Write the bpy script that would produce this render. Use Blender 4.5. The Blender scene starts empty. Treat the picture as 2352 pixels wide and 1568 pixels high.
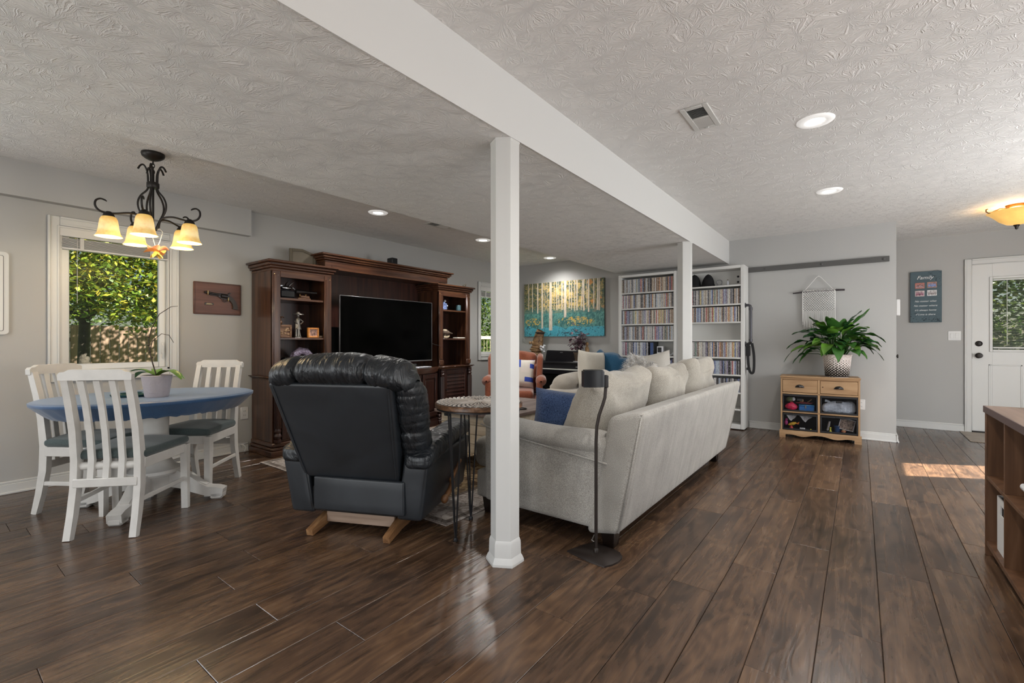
import bpy, math, random
from mathutils import Vector, Matrix, noise as mnoise
random.seed(7)
PI = math.pi
sin, cos, rad = math.sin, math.cos, math.radians
S = bpy.context.scene
C = S.collection

# ------------------------------------------------------------------ camera
cam_d = bpy.data.cameras.new('camera')
cam_d.sensor_width = 36.0
cam_d.lens = 1056.66 / 2352 * 36
cam_d.shift_y = -2.25 / 2352
cam_d.clip_start = 0.05
cam = bpy.data.objects.new('camera', cam_d)
cam.location = (0, 0, 1.123)
cam.rotation_euler = (PI / 2, 0, 0.647225)
C.objects.link(cam)
S.camera = cam

# ------------------------------------------------------------------ view, sky, sun, daylight fill
S.view_settings.view_transform = 'Standard'
S.view_settings.look = 'None'
S.view_settings.gamma = 1.0
S.view_settings.use_curve_mapping = False
S.view_settings.exposure = 0.0

W = bpy.data.worlds.new('world')
S.world = W
W.use_nodes = True
wn = W.node_tree
sky = wn.nodes.new('ShaderNodeTexSky')
sky.sky_type = 'NISHITA'
sky.sun_disc = False
sky.sun_elevation = rad(40)
sky.sun_rotation = rad(60)
wn.links.new(sky.outputs[0], wn.nodes['Background'].inputs[0])
wn.nodes['Background'].inputs[1].default_value = 0.16

sd = bpy.data.lights.new('sun', 'SUN')
sd.energy = 52.0
sd.angle = rad(0.6)
sd.color = (1.0, 0.93, 0.82)
so = bpy.data.objects.new('sun', sd)
so.rotation_euler = Vector((-0.882 * .762, -0.471 * .762, -0.648)).to_track_quat('-Z', 'Y').to_euler()
C.objects.link(so)

def area(name, loc, target, sx, sy, power, col=(1, 1, 1), spread=180):
    d = bpy.data.lights.new(name, 'AREA')
    d.shape = 'RECTANGLE'; d.size = sx; d.size_y = sy
    d.energy = power; d.color = col; d.spread = rad(spread)
    o = bpy.data.objects.new(name, d)
    o.location = loc
    o.rotation_euler = (Vector(target) - Vector(loc)).to_track_quat('-Z', 'Y').to_euler()
    C.objects.link(o)
    return o
# daylight fill lamps added for unseen windows, tilted up to brighten the ceilings
area('fill_back', (-1.8, -3.1, 1.05), (-1.8, 0, 2.3), 3.0, 2.0, 66, (0.98, 0.99, 1.0))
area('fill_right', (2.5, 1.2, 1.25), (0, 1.2, 2.3), 2.6, 1.5, 52, (0.98, 0.99, 1.0))
area('daylight_far', (2.5, 4.6, 1.25), (-1.0, 5.2, 2.1), 1.8, 1.7, 105, (0.97, 0.985, 1.0))
area('fill_left', (-4.85, -1.3, 1.35), (0, -1.3, 2.0), 1.4, 1.1, 34, (0.96, 0.98, 1.0))

# ------------------------------------------------------------------ materials
MATS = {}
def newmat(name):
    m = bpy.data.materials.new(name); m.use_nodes = True
    nt = m.node_tree
    return m, nt, nt.nodes['Principled BSDF']
def N(nt, t, **kw):
    n = nt.nodes.new(t)
    for k, v in kw.items():
        setattr(n, k, v)
    return n
def coords(nt, scale=(1, 1, 1), kind='Object', rnd=False):
    tc = N(nt, 'ShaderNodeTexCoord'); mp = N(nt, 'ShaderNodeMapping')
    mp.inputs['Scale'].default_value = scale
    if kind == 'World':
        g = N(nt, 'ShaderNodeNewGeometry'); nt.links.new(g.outputs['Position'], mp.inputs[0])
    else:
        nt.links.new(tc.outputs[kind], mp.inputs[0])
    if rnd:
        oi = N(nt, 'ShaderNodeObjectInfo')
        cm = N(nt, 'ShaderNodeCombineXYZ')
        ml = N(nt, 'ShaderNodeMath', operation='MULTIPLY'); ml.inputs[1].default_value = 37.0
        nt.links.new(oi.outputs['Random'], ml.inputs[0])
        for i in range(3): nt.links.new(ml.outputs[0], cm.inputs[i])
        nt.links.new(cm.outputs[0], mp.inputs['Location'])
    return mp.outputs[0]
def ramp(nt, fac, stops):
    r = N(nt, 'ShaderNodeValToRGB')
    el = r.color_ramp.elements
    while len(el) < len(stops): el.new(0.5)
    for e, (p, c) in zip(el, stops):
        e.position = p; e.color = (c[0], c[1], c[2], 1)
    nt.links.new(fac, r.inputs[0])
    return r.outputs[0]
def bump(nt, h, strength, dist=0.01, bs=None):
    b = N(nt, 'ShaderNodeBump'); b.inputs['Strength'].default_value = strength
    b.inputs['Distance'].default_value = dist
    nt.links.new(h, b.inputs['Height'])
    nt.links.new(b.outputs[0], bs.inputs['Normal'])
    return b
def mix(c, k): return tuple(min(1, x * k) for x in c)
def pm(name, col, rough=0.5, metal=0.0, var=0.0, vs=8.0, bmp=0.0, bsc=60.0, bd=0.002, spec=0.5, emit=None, es=1.0, coat=0, sheen=0):
    """plain painted / plastic / metal / cloth material with slight mottling and relief"""
    if name in MATS: return MATS[name]
    m, nt, b = newmat(name)
    b.inputs['Base Color'].default_value = (*col, 1)
    b.inputs['Roughness'].default_value = rough
    b.inputs['Metallic'].default_value = metal
    b.inputs['Specular IOR Level'].default_value = spec
    b.inputs['Coat Weight'].default_value = coat
    b.inputs['Sheen Weight'].default_value = sheen
    if emit:
        b.inputs['Emission Color'].default_value = (*emit, 1); b.inputs['Emission Strength'].default_value = es
    if var:
        v = coords(nt); n = N(nt, 'ShaderNodeTexNoise'); n.inputs['Scale'].default_value = vs; n.inputs['Detail'].default_value = 4
        nt.links.new(v, n.inputs['Vector'])
        nt.links.new(ramp(nt, n.outputs['Fac'], [(0.3, mix(col, 1 - var)), (0.7, mix(col, 1 + var))]), b.inputs['Base Color'])
    if bmp:
        v = coords(nt); n = N(nt, 'ShaderNodeTexNoise'); n.inputs['Scale'].default_value = bsc; n.inputs['Detail'].default_value = 3
        nt.links.new(v, n.inputs['Vector']); bump(nt, n.outputs['Fac'], bmp, bd, b)
    MATS[name] = m
    return m
def wood(name, c0, c1, c2, axis='z', scale=6.0, rough=0.35, stretch=14.0, coat=0.0, bmp=0.15, rnd=True):
    if name in MATS: return MATS[name]
    m, nt, b = newmat(name)
    sc = {'x': (1, stretch, stretch), 'y': (stretch, 1, stretch), 'z': (stretch, stretch, 1)}[axis]
    v = coords(nt, sc, rnd=rnd)
    n = N(nt, 'ShaderNodeTexNoise'); n.inputs['Scale'].default_value = scale * .35; n.inputs['Detail'].default_value = 8; n.inputs['Distortion'].default_value = 0.6
    nt.links.new(v, n.inputs['Vector'])
    nt.links.new(ramp(nt, n.outputs['Fac'], [(0.32, c0), (0.5, c1), (0.68, c2)]), b.inputs['Base Color'])
    b.inputs['Roughness'].default_value = rough
    b.inputs['Coat Weight'].default_value = coat
    b.inputs['Coat Roughness'].default_value = 0.2
    if bmp: bump(nt, n.outputs['Fac'], bmp, 0.002, b)
    MATS[name] = m
    return m
def fabric(name, c0, c1, scale=260.0, bmp=0.5, rough=0.9, streak=None, sheen=0.3):
    """woven cloth: fine two-way weave, mottled, optional soft creases"""
    if name in MATS: return MATS[name]
    m, nt, b = newmat(name)
    v = coords(nt)
    n = N(nt, 'ShaderNodeTexNoise'); n.inputs['Scale'].default_value = scale; n.inputs['Detail'].default_value = 2
    nt.links.new(v, n.inputs['Vector'])
    n2 = N(nt, 'ShaderNodeTexNoise'); n2.inputs['Scale'].default_value = 5; n2.inputs['Detail'].default_value = 5
    nt.links.new(v, n2.inputs['Vector'])
    a = N(nt, 'ShaderNodeMath', operation='MULTIPLY_ADD'); a.inputs[1].default_value = 0.35; 
    nt.links.new(n2.outputs['Fac'], a.inputs[0]); nt.links.new(n.outputs['Fac'], a.inputs[2])
    col = ramp(nt, a.outputs[0], [(0.45, c0), (0.9, c1)])
    nt.links.new(col, b.inputs['Base Color'])
    b.inputs['Roughness'].default_value = rough
    b.inputs['Sheen Weight'].default_value = sheen
    b.inputs['Specular IOR Level'].default_value = 0.2
    h = n.outputs['Fac']
    if streak:
        v2 = coords(nt, streak)
        n3 = N(nt, 'ShaderNodeTexNoise'); n3.inputs['Scale'].default_value = 1.0; n3.inputs['Detail'].default_value = 2
        nt.links.new(v2, n3.inputs['Vector'])
        b2 = N(nt, 'ShaderNodeBump'); b2.inputs['Strength'].default_value = 0.5; b2.inputs['Distance'].default_value = 0.03
        nt.links.new(n3.outputs['Fac'], b2.inputs['Height'])
        bb = bump(nt, h, bmp, 0.0015, b); nt.links.new(b2.outputs[0], bb.inputs['Normal'])
    else:
        bump(nt, h, bmp, 0.0015, b)
    MATS[name] = m
    return m

def make_floor_mat():
    m, nt, b = newmat('hickory_plank')
    v = coords(nt, (1, 1, 1), rnd=True)
    def nz(scale, sc, det=6, dist=0.0):
        mp = N(nt, 'ShaderNodeMapping'); mp.inputs['Scale'].default_value = sc; nt.links.new(v, mp.inputs[0])
        n = N(nt, 'ShaderNodeTexNoise'); n.inputs['Scale'].default_value = scale; n.inputs['Detail'].default_value = det; n.inputs['Distortion'].default_value = dist
        nt.links.new(mp.outputs[0], n.inputs['Vector']); return n.outputs['Fac']
    g = nz(1.0, (40, 1.5, 10), 10, 0.7)
    blot = nz(1.0, (9, 2.6, 4), 6, 1.6)
    # cathedral figure: contour rings of a smooth stretched field
    f = nz(1.0, (5.5, 1.1, 3), 2, 0.3)
    k = N(nt, 'ShaderNodeMath', operation='MULTIPLY'); k.inputs[1].default_value = 95.0; nt.links.new(f, k.inputs[0])
    sn = N(nt, 'ShaderNodeMath', operation='SINE'); nt.links.new(k.outputs[0], sn.inputs[0])
    s2 = N(nt, 'ShaderNodeMath', operation='MULTIPLY_ADD'); s2.inputs[1].default_value = 0.06
    gs = N(nt, 'ShaderNodeMath', operation='MULTIPLY'); gs.inputs[1].default_value = 0.62; nt.links.new(g, gs.inputs[0])
    nt.links.new(sn.outputs[0], s2.inputs[0]); nt.links.new(gs.outputs[0], s2.inputs[2])
    mx = N(nt, 'ShaderNodeMath', operation='MULTIPLY_ADD'); mx.inputs[1].default_value = 0.9; nt.links.new(blot, mx.inputs[0]); nt.links.new(s2.outputs[0], mx.inputs[2])
    oi = N(nt, 'ShaderNodeObjectInfo')
    r2 = N(nt, 'ShaderNodeMath', operation='MULTIPLY_ADD'); r2.inputs[1].default_value = 0.22; nt.links.new(oi.outputs['Random'], r2.inputs[0]); nt.links.new(mx.outputs[0], r2.inputs[2])
    mr = N(nt, 'ShaderNodeMapRange'); mr.inputs[1].default_value = 0.44; mr.inputs[2].default_value = 1.28; nt.links.new(r2.outputs[0], mr.inputs[0])
    col = ramp(nt, mr.outputs[0], [(0.0, (0.018, 0.011, 0.008)), (0.3, (0.044, 0.0245, 0.0145)), (0.54, (0.083, 0.046, 0.0265)), (0.78, (0.130, 0.073, 0.039)), (1.0, (0.18, 0.112, 0.068))])
    nt.links.new(col, b.inputs['Base Color'])
    rg = N(nt, 'ShaderNodeMapRange'); rg.inputs[3].default_value = 0.19; rg.inputs[4].default_value = 0.34
    nt.links.new(g, rg.inputs[0]); nt.links.new(rg.outputs[0], b.inputs['Roughness'])
    b.inputs['Specular IOR Level'].default_value = 0.7
    bump(nt, s2.outputs[0], 0.28, 0.005, b)
    return m

def make_ceiling_mat(name, col, strength):
    """hand-stomped plaster: little fans of ridges thrown out from scattered centres"""
    m, nt, b = newmat(name)
    b.inputs['Base Color'].default_value = (*col, 1); b.inputs['Roughness'].default_value = 0.75
    b.inputs['Specular IOR Level'].default_value = 0.25
    g = N(nt, 'ShaderNodeNewGeometry')
    wob = N(nt, 'ShaderNodeTexNoise'); wob.inputs['Scale'].default_value = 9; wob.inputs['Detail'].default_value = 3
    nt.links.new(g.outputs['Position'], wob.inputs['Vector'])
    ws = N(nt, 'ShaderNodeVectorMath', operation='SCALE'); ws.inputs['Scale'].default_value = 0.07
    nt.links.new(wob.outputs['Color'], ws.inputs[0])
    ad = N(nt, 'ShaderNodeVectorMath', operation='ADD'); nt.links.new(g.outputs['Position'], ad.inputs[0]); nt.links.new(ws.outputs[0], ad.inputs[1])
    hs = []
    for sc, off in ((7.4, 0.0), (10.5, 3.3)):
        of = N(nt, 'ShaderNodeVectorMath', operation='ADD'); of.inputs[1].default_value = (off, off * .7, 0)
        nt.links.new(ad.outputs[0], of.inputs[0])
        vo = N(nt, 'ShaderNodeTexVoronoi', voronoi_dimensions='2D'); vo.inputs['Scale'].default_value = sc
        nt.links.new(of.outputs[0], vo.inputs['Vector'])
        sb = N(nt, 'ShaderNodeVectorMath', operation='SUBTRACT')
        nt.links.new(of.outputs[0], sb.inputs[0]); nt.links.new(vo.outputs['Position'], sb.inputs[1])
        sp = N(nt, 'ShaderNodeSeparateXYZ'); nt.links.new(sb.outputs[0], sp.inputs[0])
        at = N(nt, 'ShaderNodeMath', operation='ARCTAN2'); nt.links.new(sp.outputs[1], at.inputs[0]); nt.links.new(sp.outputs[0], at.inputs[1])
        ln = N(nt, 'ShaderNodeVectorMath', operation='LENGTH'); nt.links.new(sb.outputs[0], ln.inputs[0])
        cb = N(nt, 'ShaderNodeCombineXYZ')
        a8 = N(nt, 'ShaderNodeMath', operation='MULTIPLY'); a8.inputs[1].default_value = 8.0; nt.links.new(at.outputs[0], a8.inputs[0])
        l8 = N(nt, 'ShaderNodeMath', operation='MULTIPLY'); l8.inputs[1].default_value = 7.0; nt.links.new(ln.outputs['Value'], l8.inputs[0])
        sx = N(nt, 'ShaderNodeSeparateColor'); nt.links.new(vo.outputs['Color'], sx.inputs[0])
        sm = N(nt, 'ShaderNodeMath', operation='MULTIPLY'); sm.inputs[1].default_value = 40; nt.links.new(sx.outputs[0], sm.inputs[0])
        nt.links.new(a8.outputs[0], cb.inputs[0]); nt.links.new(l8.outputs[0], cb.inputs[1]); nt.links.new(sm.outputs[0], cb.inputs[2])
        nz = N(nt, 'ShaderNodeTexNoise'); nz.inputs['Scale'].default_value = 1.25; nz.inputs['Detail'].default_value = 2
        nt.links.new(cb.outputs[0], nz.inputs['Vector'])
        mr = N(nt, 'ShaderNodeMapRange', interpolation_type='SMOOTHSTEP'); mr.inputs[1].default_value = 0.46; mr.inputs[2].default_value = 0.68
        nt.links.new(nz.outputs['Fac'], mr.inputs[0]); hs.append(mr.outputs[0])
    mx = N(nt, 'ShaderNodeMath', operation='MAXIMUM'); nt.links.new(hs[0], mx.inputs[0]); nt.links.new(hs[1], mx.inputs[1])
    bump(nt, mx.outputs[0], strength, 0.006, b)
    return m

def make_glass():
    m = bpy.data.materials.new('window_glass'); m.use_nodes = True
    nt = m.node_tree; nt.nodes.clear()
    o = N(nt, 'ShaderNodeOutputMaterial'); t = N(nt, 'ShaderNodeBsdfTransparent'); g = N(nt, 'ShaderNodeBsdfGlossy'); g.inputs['Roughness'].default_value = 0.25
    mx = N(nt, 'ShaderNodeMixShader'); mx.inputs[0].default_value = 0.004
    t.inputs[0].default_value = (0.62, 0.64, 0.63, 1)   # grey tint added to dim the bright view outdoors
    nt.links.new(t.outputs[0], mx.inputs[1]); nt.links.new(g.outputs[0], mx.inputs[2]); nt.links.new(mx.outputs[0], o.inputs[0])
    return m
GLASS = make_glass()
FLOORM = make_floor_mat()
CEIL = make_ceiling_mat('stomped_plaster', (0.80, 0.79, 0.775), 0.66)
CEIL_SOFT = make_ceiling_mat('stomped_plaster_light', (0.80, 0.79, 0.775), 0.58)
WALL = pm('grey_wall_paint', (0.44, 0.437, 0.425), 0.8, bmp=0.12, bsc=180, bd=0.001, spec=0.3)
TRIM = pm('white_trim_paint', (0.62, 0.62, 0.605), 0.4)
BEAMW = pm('white_beam_paint', (0.66, 0.66, 0.65), 0.5)
BLACK = pm('black_plastic', (0.012, 0.012, 0.014), 0.4)
IRON = pm('dark_bronze_iron', (0.03, 0.026, 0.024), 0.42, metal=0.6)
CHERRY = wood('cherry_wood_upright', (0.026, 0.0095, 0.005), (0.058, 0.0205, 0.0095), (0.105, 0.043, 0.018), 'z', 5, 0.3, coat=0.3, rnd=False)
CHERRYH = wood('cherry_wood_lengthwise', (0.026, 0.0095, 0.005), (0.058, 0.0205, 0.0095), (0.105, 0.043, 0.018), 'y', 5, 0.3, coat=0.3, rnd=False)
CHERRYB = wood('cherry_back_panel', (0.022, 0.008, 0.006), (0.04, 0.013, 0.009), (0.065, 0.022, 0.013), 'z', 5, 0.35, coat=0.2, rnd=False)

# ------------------------------------------------------------------ mesh building
def sm(pts, k=4):
    """Catmull-Rom through the points"""
    P_ = [Vector(p) for p in pts]; out = []
    for i in range(len(P_) - 1):
        a, b, c, d = P_[max(i - 1, 0)], P_[i], P_[i + 1], P_[min(i + 2, len(P_) - 1)]
        for j in range(k):
            t = j / k
            out.append(tuple(.5 * ((2 * b) + (c - a) * t + (2 * a - 5 * b + 4 * c - d) * t * t + (3 * b - a - 3 * c + d) * t ** 3)))
    return out + [tuple(P_[-1])]
class G:
    """collects shapes, then links them as ONE mesh object"""
    def __init__(s): s.v = []; s.f = []; s.M = None; s.D = None
    def add(s, vs, fs):
        o = len(s.v)
        for p in vs:
            if s.D: p = s.D(*p)
            if s.M is not None: p = s.M @ Vector(p)
            s.v.append((p[0], p[1], p[2]))
        s.f += [[i + o for i in f] for f in fs]
        return s
    def box(s, x0, x1, y0, y1, z0, z1, b=0.0):
        if x0 > x1: x0, x1 = x1, x0
        if y0 > y1: y0, y1 = y1, y0
        if z0 > z1: z0, z1 = z1, z0
        if b <= 0:
            return s.add([(x0, y0, z0), (x1, y0, z0), (x1, y1, z0), (x0, y1, z0), (x0, y0, z1), (x1, y0, z1), (x1, y1, z1), (x0, y1, z1)],
                         [(0, 3, 2, 1), (4, 5, 6, 7), (0, 1, 5, 4), (1, 2, 6, 5), (2, 3, 7, 6), (3, 0, 4, 7)])
        b = min(b, (x1 - x0) * .49, (y1 - y0) * .49, (z1 - z0) * .49)
        cx, cy, cz = (x0 + x1) / 2, (y0 + y1) / 2, (z0 + z1) / 2
        hx, hy, hz = (x1 - x0) / 2, (y1 - y0) / 2, (z1 - z0) / 2
        vs = []; idx = {}
        for sx in (-1, 1):
            for sy in (-1, 1):
                for sz in (-1, 1):
                    for a in range(3):
                        p = [sx * (hx - b), sy * (hy - b), sz * (hz - b)]
                        p[a] = (sx * hx, sy * hy, sz * hz)[a]
                        idx[(sx, sy, sz, a)] = len(vs); vs.append((cx + p[0], cy + p[1], cz + p[2]))
        fs = []
        def ori(f):
            A, B, D = (Vector(vs[f[i]]) for i in (0, 1, 2))
            n = (B - A).cross(D - A); c = sum((Vector(vs[i]) for i in f), Vector()) / len(f) - Vector((cx, cy, cz))
            fs.append(f if n.dot(c) > 0 else f[::-1])
        q = ((-1, -1), (1, -1), (1, 1), (-1, 1))
        for sg in (-1, 1):
            ori([idx[(sg, a, c, 0)] for a, c in q]); ori([idx[(a, sg, c, 1)] for a, c in q]); ori([idx[(a, c, sg, 2)] for a, c in q])
        for a in (-1, 1):
            for c in (-1, 1):
                ori([idx[(a, c, -1, 0)], idx[(a, c, 1, 0)], idx[(a, c, 1, 1)], idx[(a, c, -1, 1)]])
                ori([idx[(a, -1, c, 0)], idx[(a, 1, c, 0)], idx[(a, 1, c, 2)], idx[(a, -1, c, 2)]])
                ori([idx[(-1, a, c, 1)], idx[(1, a, c, 1)], idx[(1, a, c, 2)], idx[(-1, a, c, 2)]])
                for e in (-1, 1): ori([idx[(a, c, e, 0)], idx[(a, c, e, 1)], idx[(a, c, e, 2)]])
        return s.add(vs, fs)
    def rbox(s, x0, x1, y0, y1, z0, z1, r, n=4, k=3, fn=None):
        """softly rounded box; fn may deform each point"""
        c = [(x0 + x1) / 2, (y0 + y1) / 2, (z0 + z1) / 2]; h = [(x1 - x0) / 2, (y1 - y0) / 2, (z1 - z0) / 2]
        r = min(r, *h) * .999
        def ts(H):
            a = [-1 + i / k for i in range(k)]; 
            L = [-H + r * (1 - cos(i / k * PI / 2)) if False else -H + r * (1 - math.tan((1 - i / k) * PI / 4)) for i in range(k)]
            M_ = [-(H - r) + 2 * (H - r) * i / n for i in range(n + 1)]
            return L + M_ + [-x for x in reversed(L)]
        T = [ts(H) for H in h]; key = {}; vs = []; fs = []
        def vert(p):
            kk = tuple(round(x, 6) for x in p)
            if kk in key: return key[kk]
            q = [max(-(h[i] - r), min(h[i] - r, p[i])) for i in range(3)]
            d = Vector([p[i] - q[i] for i in range(3)])
            if d.length > 1e-9: d = d.normalized() * r
            w = (c[0] + q[0] + d[0], c[1] + q[1] + d[1], c[2] + q[2] + d[2])
            if fn: w = fn(*w)
            key[kk] = len(vs); vs.append(w); return key[kk]
        for a in range(3):
            u, w = (a + 1) % 3, (a + 2) % 3
            for sg in (-1, 1):
                for i in range(len(T[u]) - 1):
                    for j in range(len(T[w]) - 1):
                        f = []
                        for (ii, jj) in ((i, j), (i + 1, j), (i + 1, j + 1), (i, j + 1)):
                            p = [0, 0, 0]; p[a] = sg * h[a]; p[u] = T[u][ii]; p[w] = T[w][jj]; f.append(vert(p))
                        fs.append(f if sg > 0 else f[::-1])
        return s.add(vs, fs)
    def lathe(s, prof, cx=0, cy=0, n=20, cap=True, sq=None):
        vs = []; fs = []
        for (r, z) in prof:
            for i in range(n):
                a = 2 * PI * (i + (.5 if sq else 0)) / n
                vs.append((cx + r * cos(a), cy + r * sin(a), z))
        m = len(prof)
        for j in range(m - 1):
            for i in range(n):
                fs.append([j * n + i, j * n + (i + 1) % n, (j + 1) * n + (i + 1) % n, (j + 1) * n + i])
        if cap:
            fs.append([i for i in range(n)][::-1]); fs.append([(m - 1) * n + i for i in range(n)])
        if prof[0][1] > prof[-1][1]: fs = [f[::-1] for f in fs]
        return s.add(vs, fs)
    def tube(s, path, r, n=8, closed=False, flat=1.0, up=None):
        P_ = [Vector(p) for p in path]; m = len(P_)
        R_ = r if isinstance(r, (list, tuple)) else [r] * m
        vs = []; fs = []; prev = None
        for i in range(m):
            t = (P_[(i + 1) % m] - P_[i - 1]) if closed else (P_[min(i + 1, m - 1)] - P_[max(i - 1, 0)])
            if t.length < 1e-9: t = Vector((0, 0, 1))
            t.normalize()
            if prev is None:
                ref = Vector(up) if up else (Vector((0, 0, 1)) if abs(t.z) < .9 else Vector((1, 0, 0)))
                u = t.cross(ref).normalized()
            else:
                u = prev - t * prev.dot(t)
                u = u.normalized() if u.length > 1e-6 else t.orthogonal().normalized()
            prev = u; w = t.cross(u)
            for j in range(n):
                a = 2 * PI * (j + .5) / n
                p = P_[i] + (u * cos(a) + w * sin(a) * flat) * R_[i]
                vs.append(tuple(p))
        k = m if closed else m - 1
        for i in range(k):
            for j in range(n):
                a, b2 = i * n + j, i * n + (j + 1) % n; c2, d = ((i + 1) % m) * n + (j + 1) % n, ((i + 1) % m) * n + j
                fs.append([a, b2, c2, d])
        if not closed:
            fs.append(list(range(n))[::-1]); fs.append([(m - 1) * n + j for j in range(n)])
        return s.add(vs, fs)
    def prism(s, poly, t0, t1, ax='y'):
        """closed 2-D outline pushed from t0 to t1 along an axis"""
        f3 = {'x': lambda a, b, t: (t, a, b), 'y': lambda a, b, t: (a, t, b), 'z': lambda a, b, t: (a, b, t)}[ax]
        n = len(poly); vs = [f3(a, b, t0) for a, b in poly] + [f3(a, b, t1) for a, b in poly]
        ar = sum(poly[i][0] * poly[(i + 1) % n][1] - poly[(i + 1) % n][0] * poly[i][1] for i in range(n))
        fs = [list(range(n))[::-1], [n + i for i in range(n)]] + [[i, (i + 1) % n, n + (i + 1) % n, n + i] for i in range(n)]
        flip = (ar < 0) ^ (ax == 'y') ^ (t1 < t0)
        return s.add(vs, [f[::-1] for f in fs] if flip else fs)
    def strip(s, pts, wd, x0, x1, ax='x'):
        """bent flat bar: centre line (a,b) with widths, extruded between x0 and x1"""
        L = []; R_ = []; m = len(pts)
        for i in range(m):
            a = Vector(pts[max(i - 1, 0)]); b2 = Vector(pts[min(i + 1, m - 1)]); d = (b2 - a).normalized(); nn = Vector((-d.y, d.x))
            w = (wd[i] if isinstance(wd, (list, tuple)) else wd) / 2; p = Vector(pts[i]); L.append(p + nn * w); R_.append(p - nn * w)
        f3 = {'x': lambda q, t: (t, q.x, q.y), 'y': lambda q, t: (q.x, t, q.y), 'z': lambda q, t: (q.x, q.y, t)}[ax]
        vs = []
        for i in range(m): vs += [f3(L[i], x0), f3(R_[i], x0), f3(R_[i], x1), f3(L[i], x1)]
        fs = []
        for i in range(m - 1):
            for j in range(4):
                fs.append([i * 4 + j, i * 4 + (j + 1) % 4, (i + 1) * 4 + (j + 1) % 4, (i + 1) * 4 + j])
        fs += [[0, 3, 2, 1], [(m - 1) * 4 + j for j in range(4)]]
        return s.add(vs, fs)
    def grid(s, fn, nu, nv, cu=False, cv=False):
        vs = [fn(i / nu, j / nv) for i in range(nu + (0 if cu else 1)) for j in range(nv + (0 if cv else 1))]
        NV = nv + (0 if cv else 1); NU = nu + (0 if cu else 1); fs = []
        for i in range(nu):
            for j in range(nv):
                fs.append([i * NV + j, ((i + 1) % NU) * NV + j, ((i + 1) % NU) * NV + (j + 1) % NV, i * NV + (j + 1) % NV])
        return s.add(vs, fs)
    def ball(s, c, r, n=12, m=8, fn=None):
        rx, ry, rz = r if isinstance(r, (tuple, list)) else (r, r, r)
        def f(u, v):
            a = 2 * PI * u; b2 = PI * v - PI / 2
            p = (c[0] + rx * cos(b2) * cos(a), c[1] + ry * cos(b2) * sin(a), c[2] + rz * sin(b2))
            return fn(*p) if fn else p
        return s.grid(f, n, m, cu=True)
    def pillow(s, w, h, t, n=14, pinch=0.06, seed=0):
        """stuffed cushion standing in the local x-z plane"""
        for sg in (1, -1):
            def f(u, v):
                a, b2 = u * 2 - 1, v * 2 - 1
                e = max(0, (1 - a ** 4)) ** .5 * max(0, (1 - b2 ** 4)) ** .5
                k = 1 - pinch * (1 - abs(b2) ** 2) * 0 
                x = a * w / 2 * (1 - pinch * (1 - b2 * b2)); z = b2 * h / 2 * (1 - pinch * (1 - a * a))
                wr = mnoise.noise((a * 2 + seed, b2 * 2, seed * 1.7)) * 0.12
                return (x, sg * t / 2 * e * (1 + wr), z)
            vs = [f(i / n, j / n) for i in range(n + 1) for j in range(n + 1)]
            fs = [[i * (n + 1) + j, (i + 1) * (n + 1) + j, (i + 1) * (n + 1) + j + 1, i * (n + 1) + j + 1] for i in range(n) for j in range(n)]
            s.add(vs, fs if sg < 0 else [q[::-1] for q in fs])
        return s
    def build(s, name, m, parent=None, world=False, sharp=40, mats=None):
        if world and parent is not None:
            inv = parent_world(parent).inverted(); s.v = [tuple(inv @ Vector(p)) for p in s.v]
        me = bpy.data.meshes.new(name); me.from_pydata(s.v, [], s.f); me.validate()
        me.materials.append(m)
        me.shade_smooth()
        if sharp is not None: me.set_sharp_from_angle(angle=rad(sharp))
        o = bpy.data.objects.new(name, me); C.objects.link(o)
        if parent is not None: o.parent = parent
        return o
def parent_world(p):
    M_ = Matrix.LocRotScale(p.location, p.rotation_euler, p.scale)
    return parent_world(p.parent) @ M_ if p.parent else M_
def at(loc=(0, 0, 0), rot=(0, 0, 0), sc=(1, 1, 1)):
    from mathutils import Euler
    return Matrix.LocRotScale(Vector(loc), Euler(rot), Vector(sc))
def tag(o, label=None, cat=None, group=None, kind=None):
    if label: o['label'] = label
    if cat: o['category'] = cat
    if group: o['group'] = group
    if kind: o['kind'] = kind
    return o
def thing(name, label, cat, loc=(0, 0, 0), rz=0.0, group=None):
    o = bpy.data.objects.new(name, None); o.empty_display_size = .05
    o.location = loc; o.rotation_euler = (0, 0, rz); C.objects.link(o)
    return tag(o, label, cat, group)
def struct(name, g, m, parent=None, sharp=40):
    o = g.build(name, m, parent, world=parent is not None, sharp=sharp)
    if parent is None: o['kind'] = 'structure'
    return o
def dup(root, loc, rz, label=None, group=None):
    r = root.copy(); C.objects.link(r); r.location = loc; r.rotation_euler = (0, 0, rz)
    if label: r['label'] = label
    if group: r['group'] = group
    for ch in root.children:
        c = ch.copy(); C.objects.link(c); c.parent = r
        for gch in ch.children:
            d = gch.copy(); C.objects.link(d); d.parent = c
    return r
def text(name, body, size, m, parent, loc, rot, shear=0.0, ext=0.0008, align='CENTER'):
    cu = bpy.data.curves.new(name, 'FONT'); cu.body = body; cu.size = size; cu.shear = shear; cu.extrude = ext; cu.align_x = align; cu.align_y = 'CENTER'
    cu.resolution_u = 3
    o = bpy.data.objects.new(name, cu); C.objects.link(o)
    me = bpy.data.meshes.new_from_object(o); bpy.data.objects.remove(o)
    me.materials.append(m)
    o = bpy.data.objects.new(name, me); C.objects.link(o); o.parent = parent; o.location = loc; o.rotation_euler = rot
    return o
def link(me, name, parent, m=None):
    o = bpy.data.objects.new(name, me); C.objects.link(o)
    if parent is not None: o.parent = parent
    return o
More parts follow.
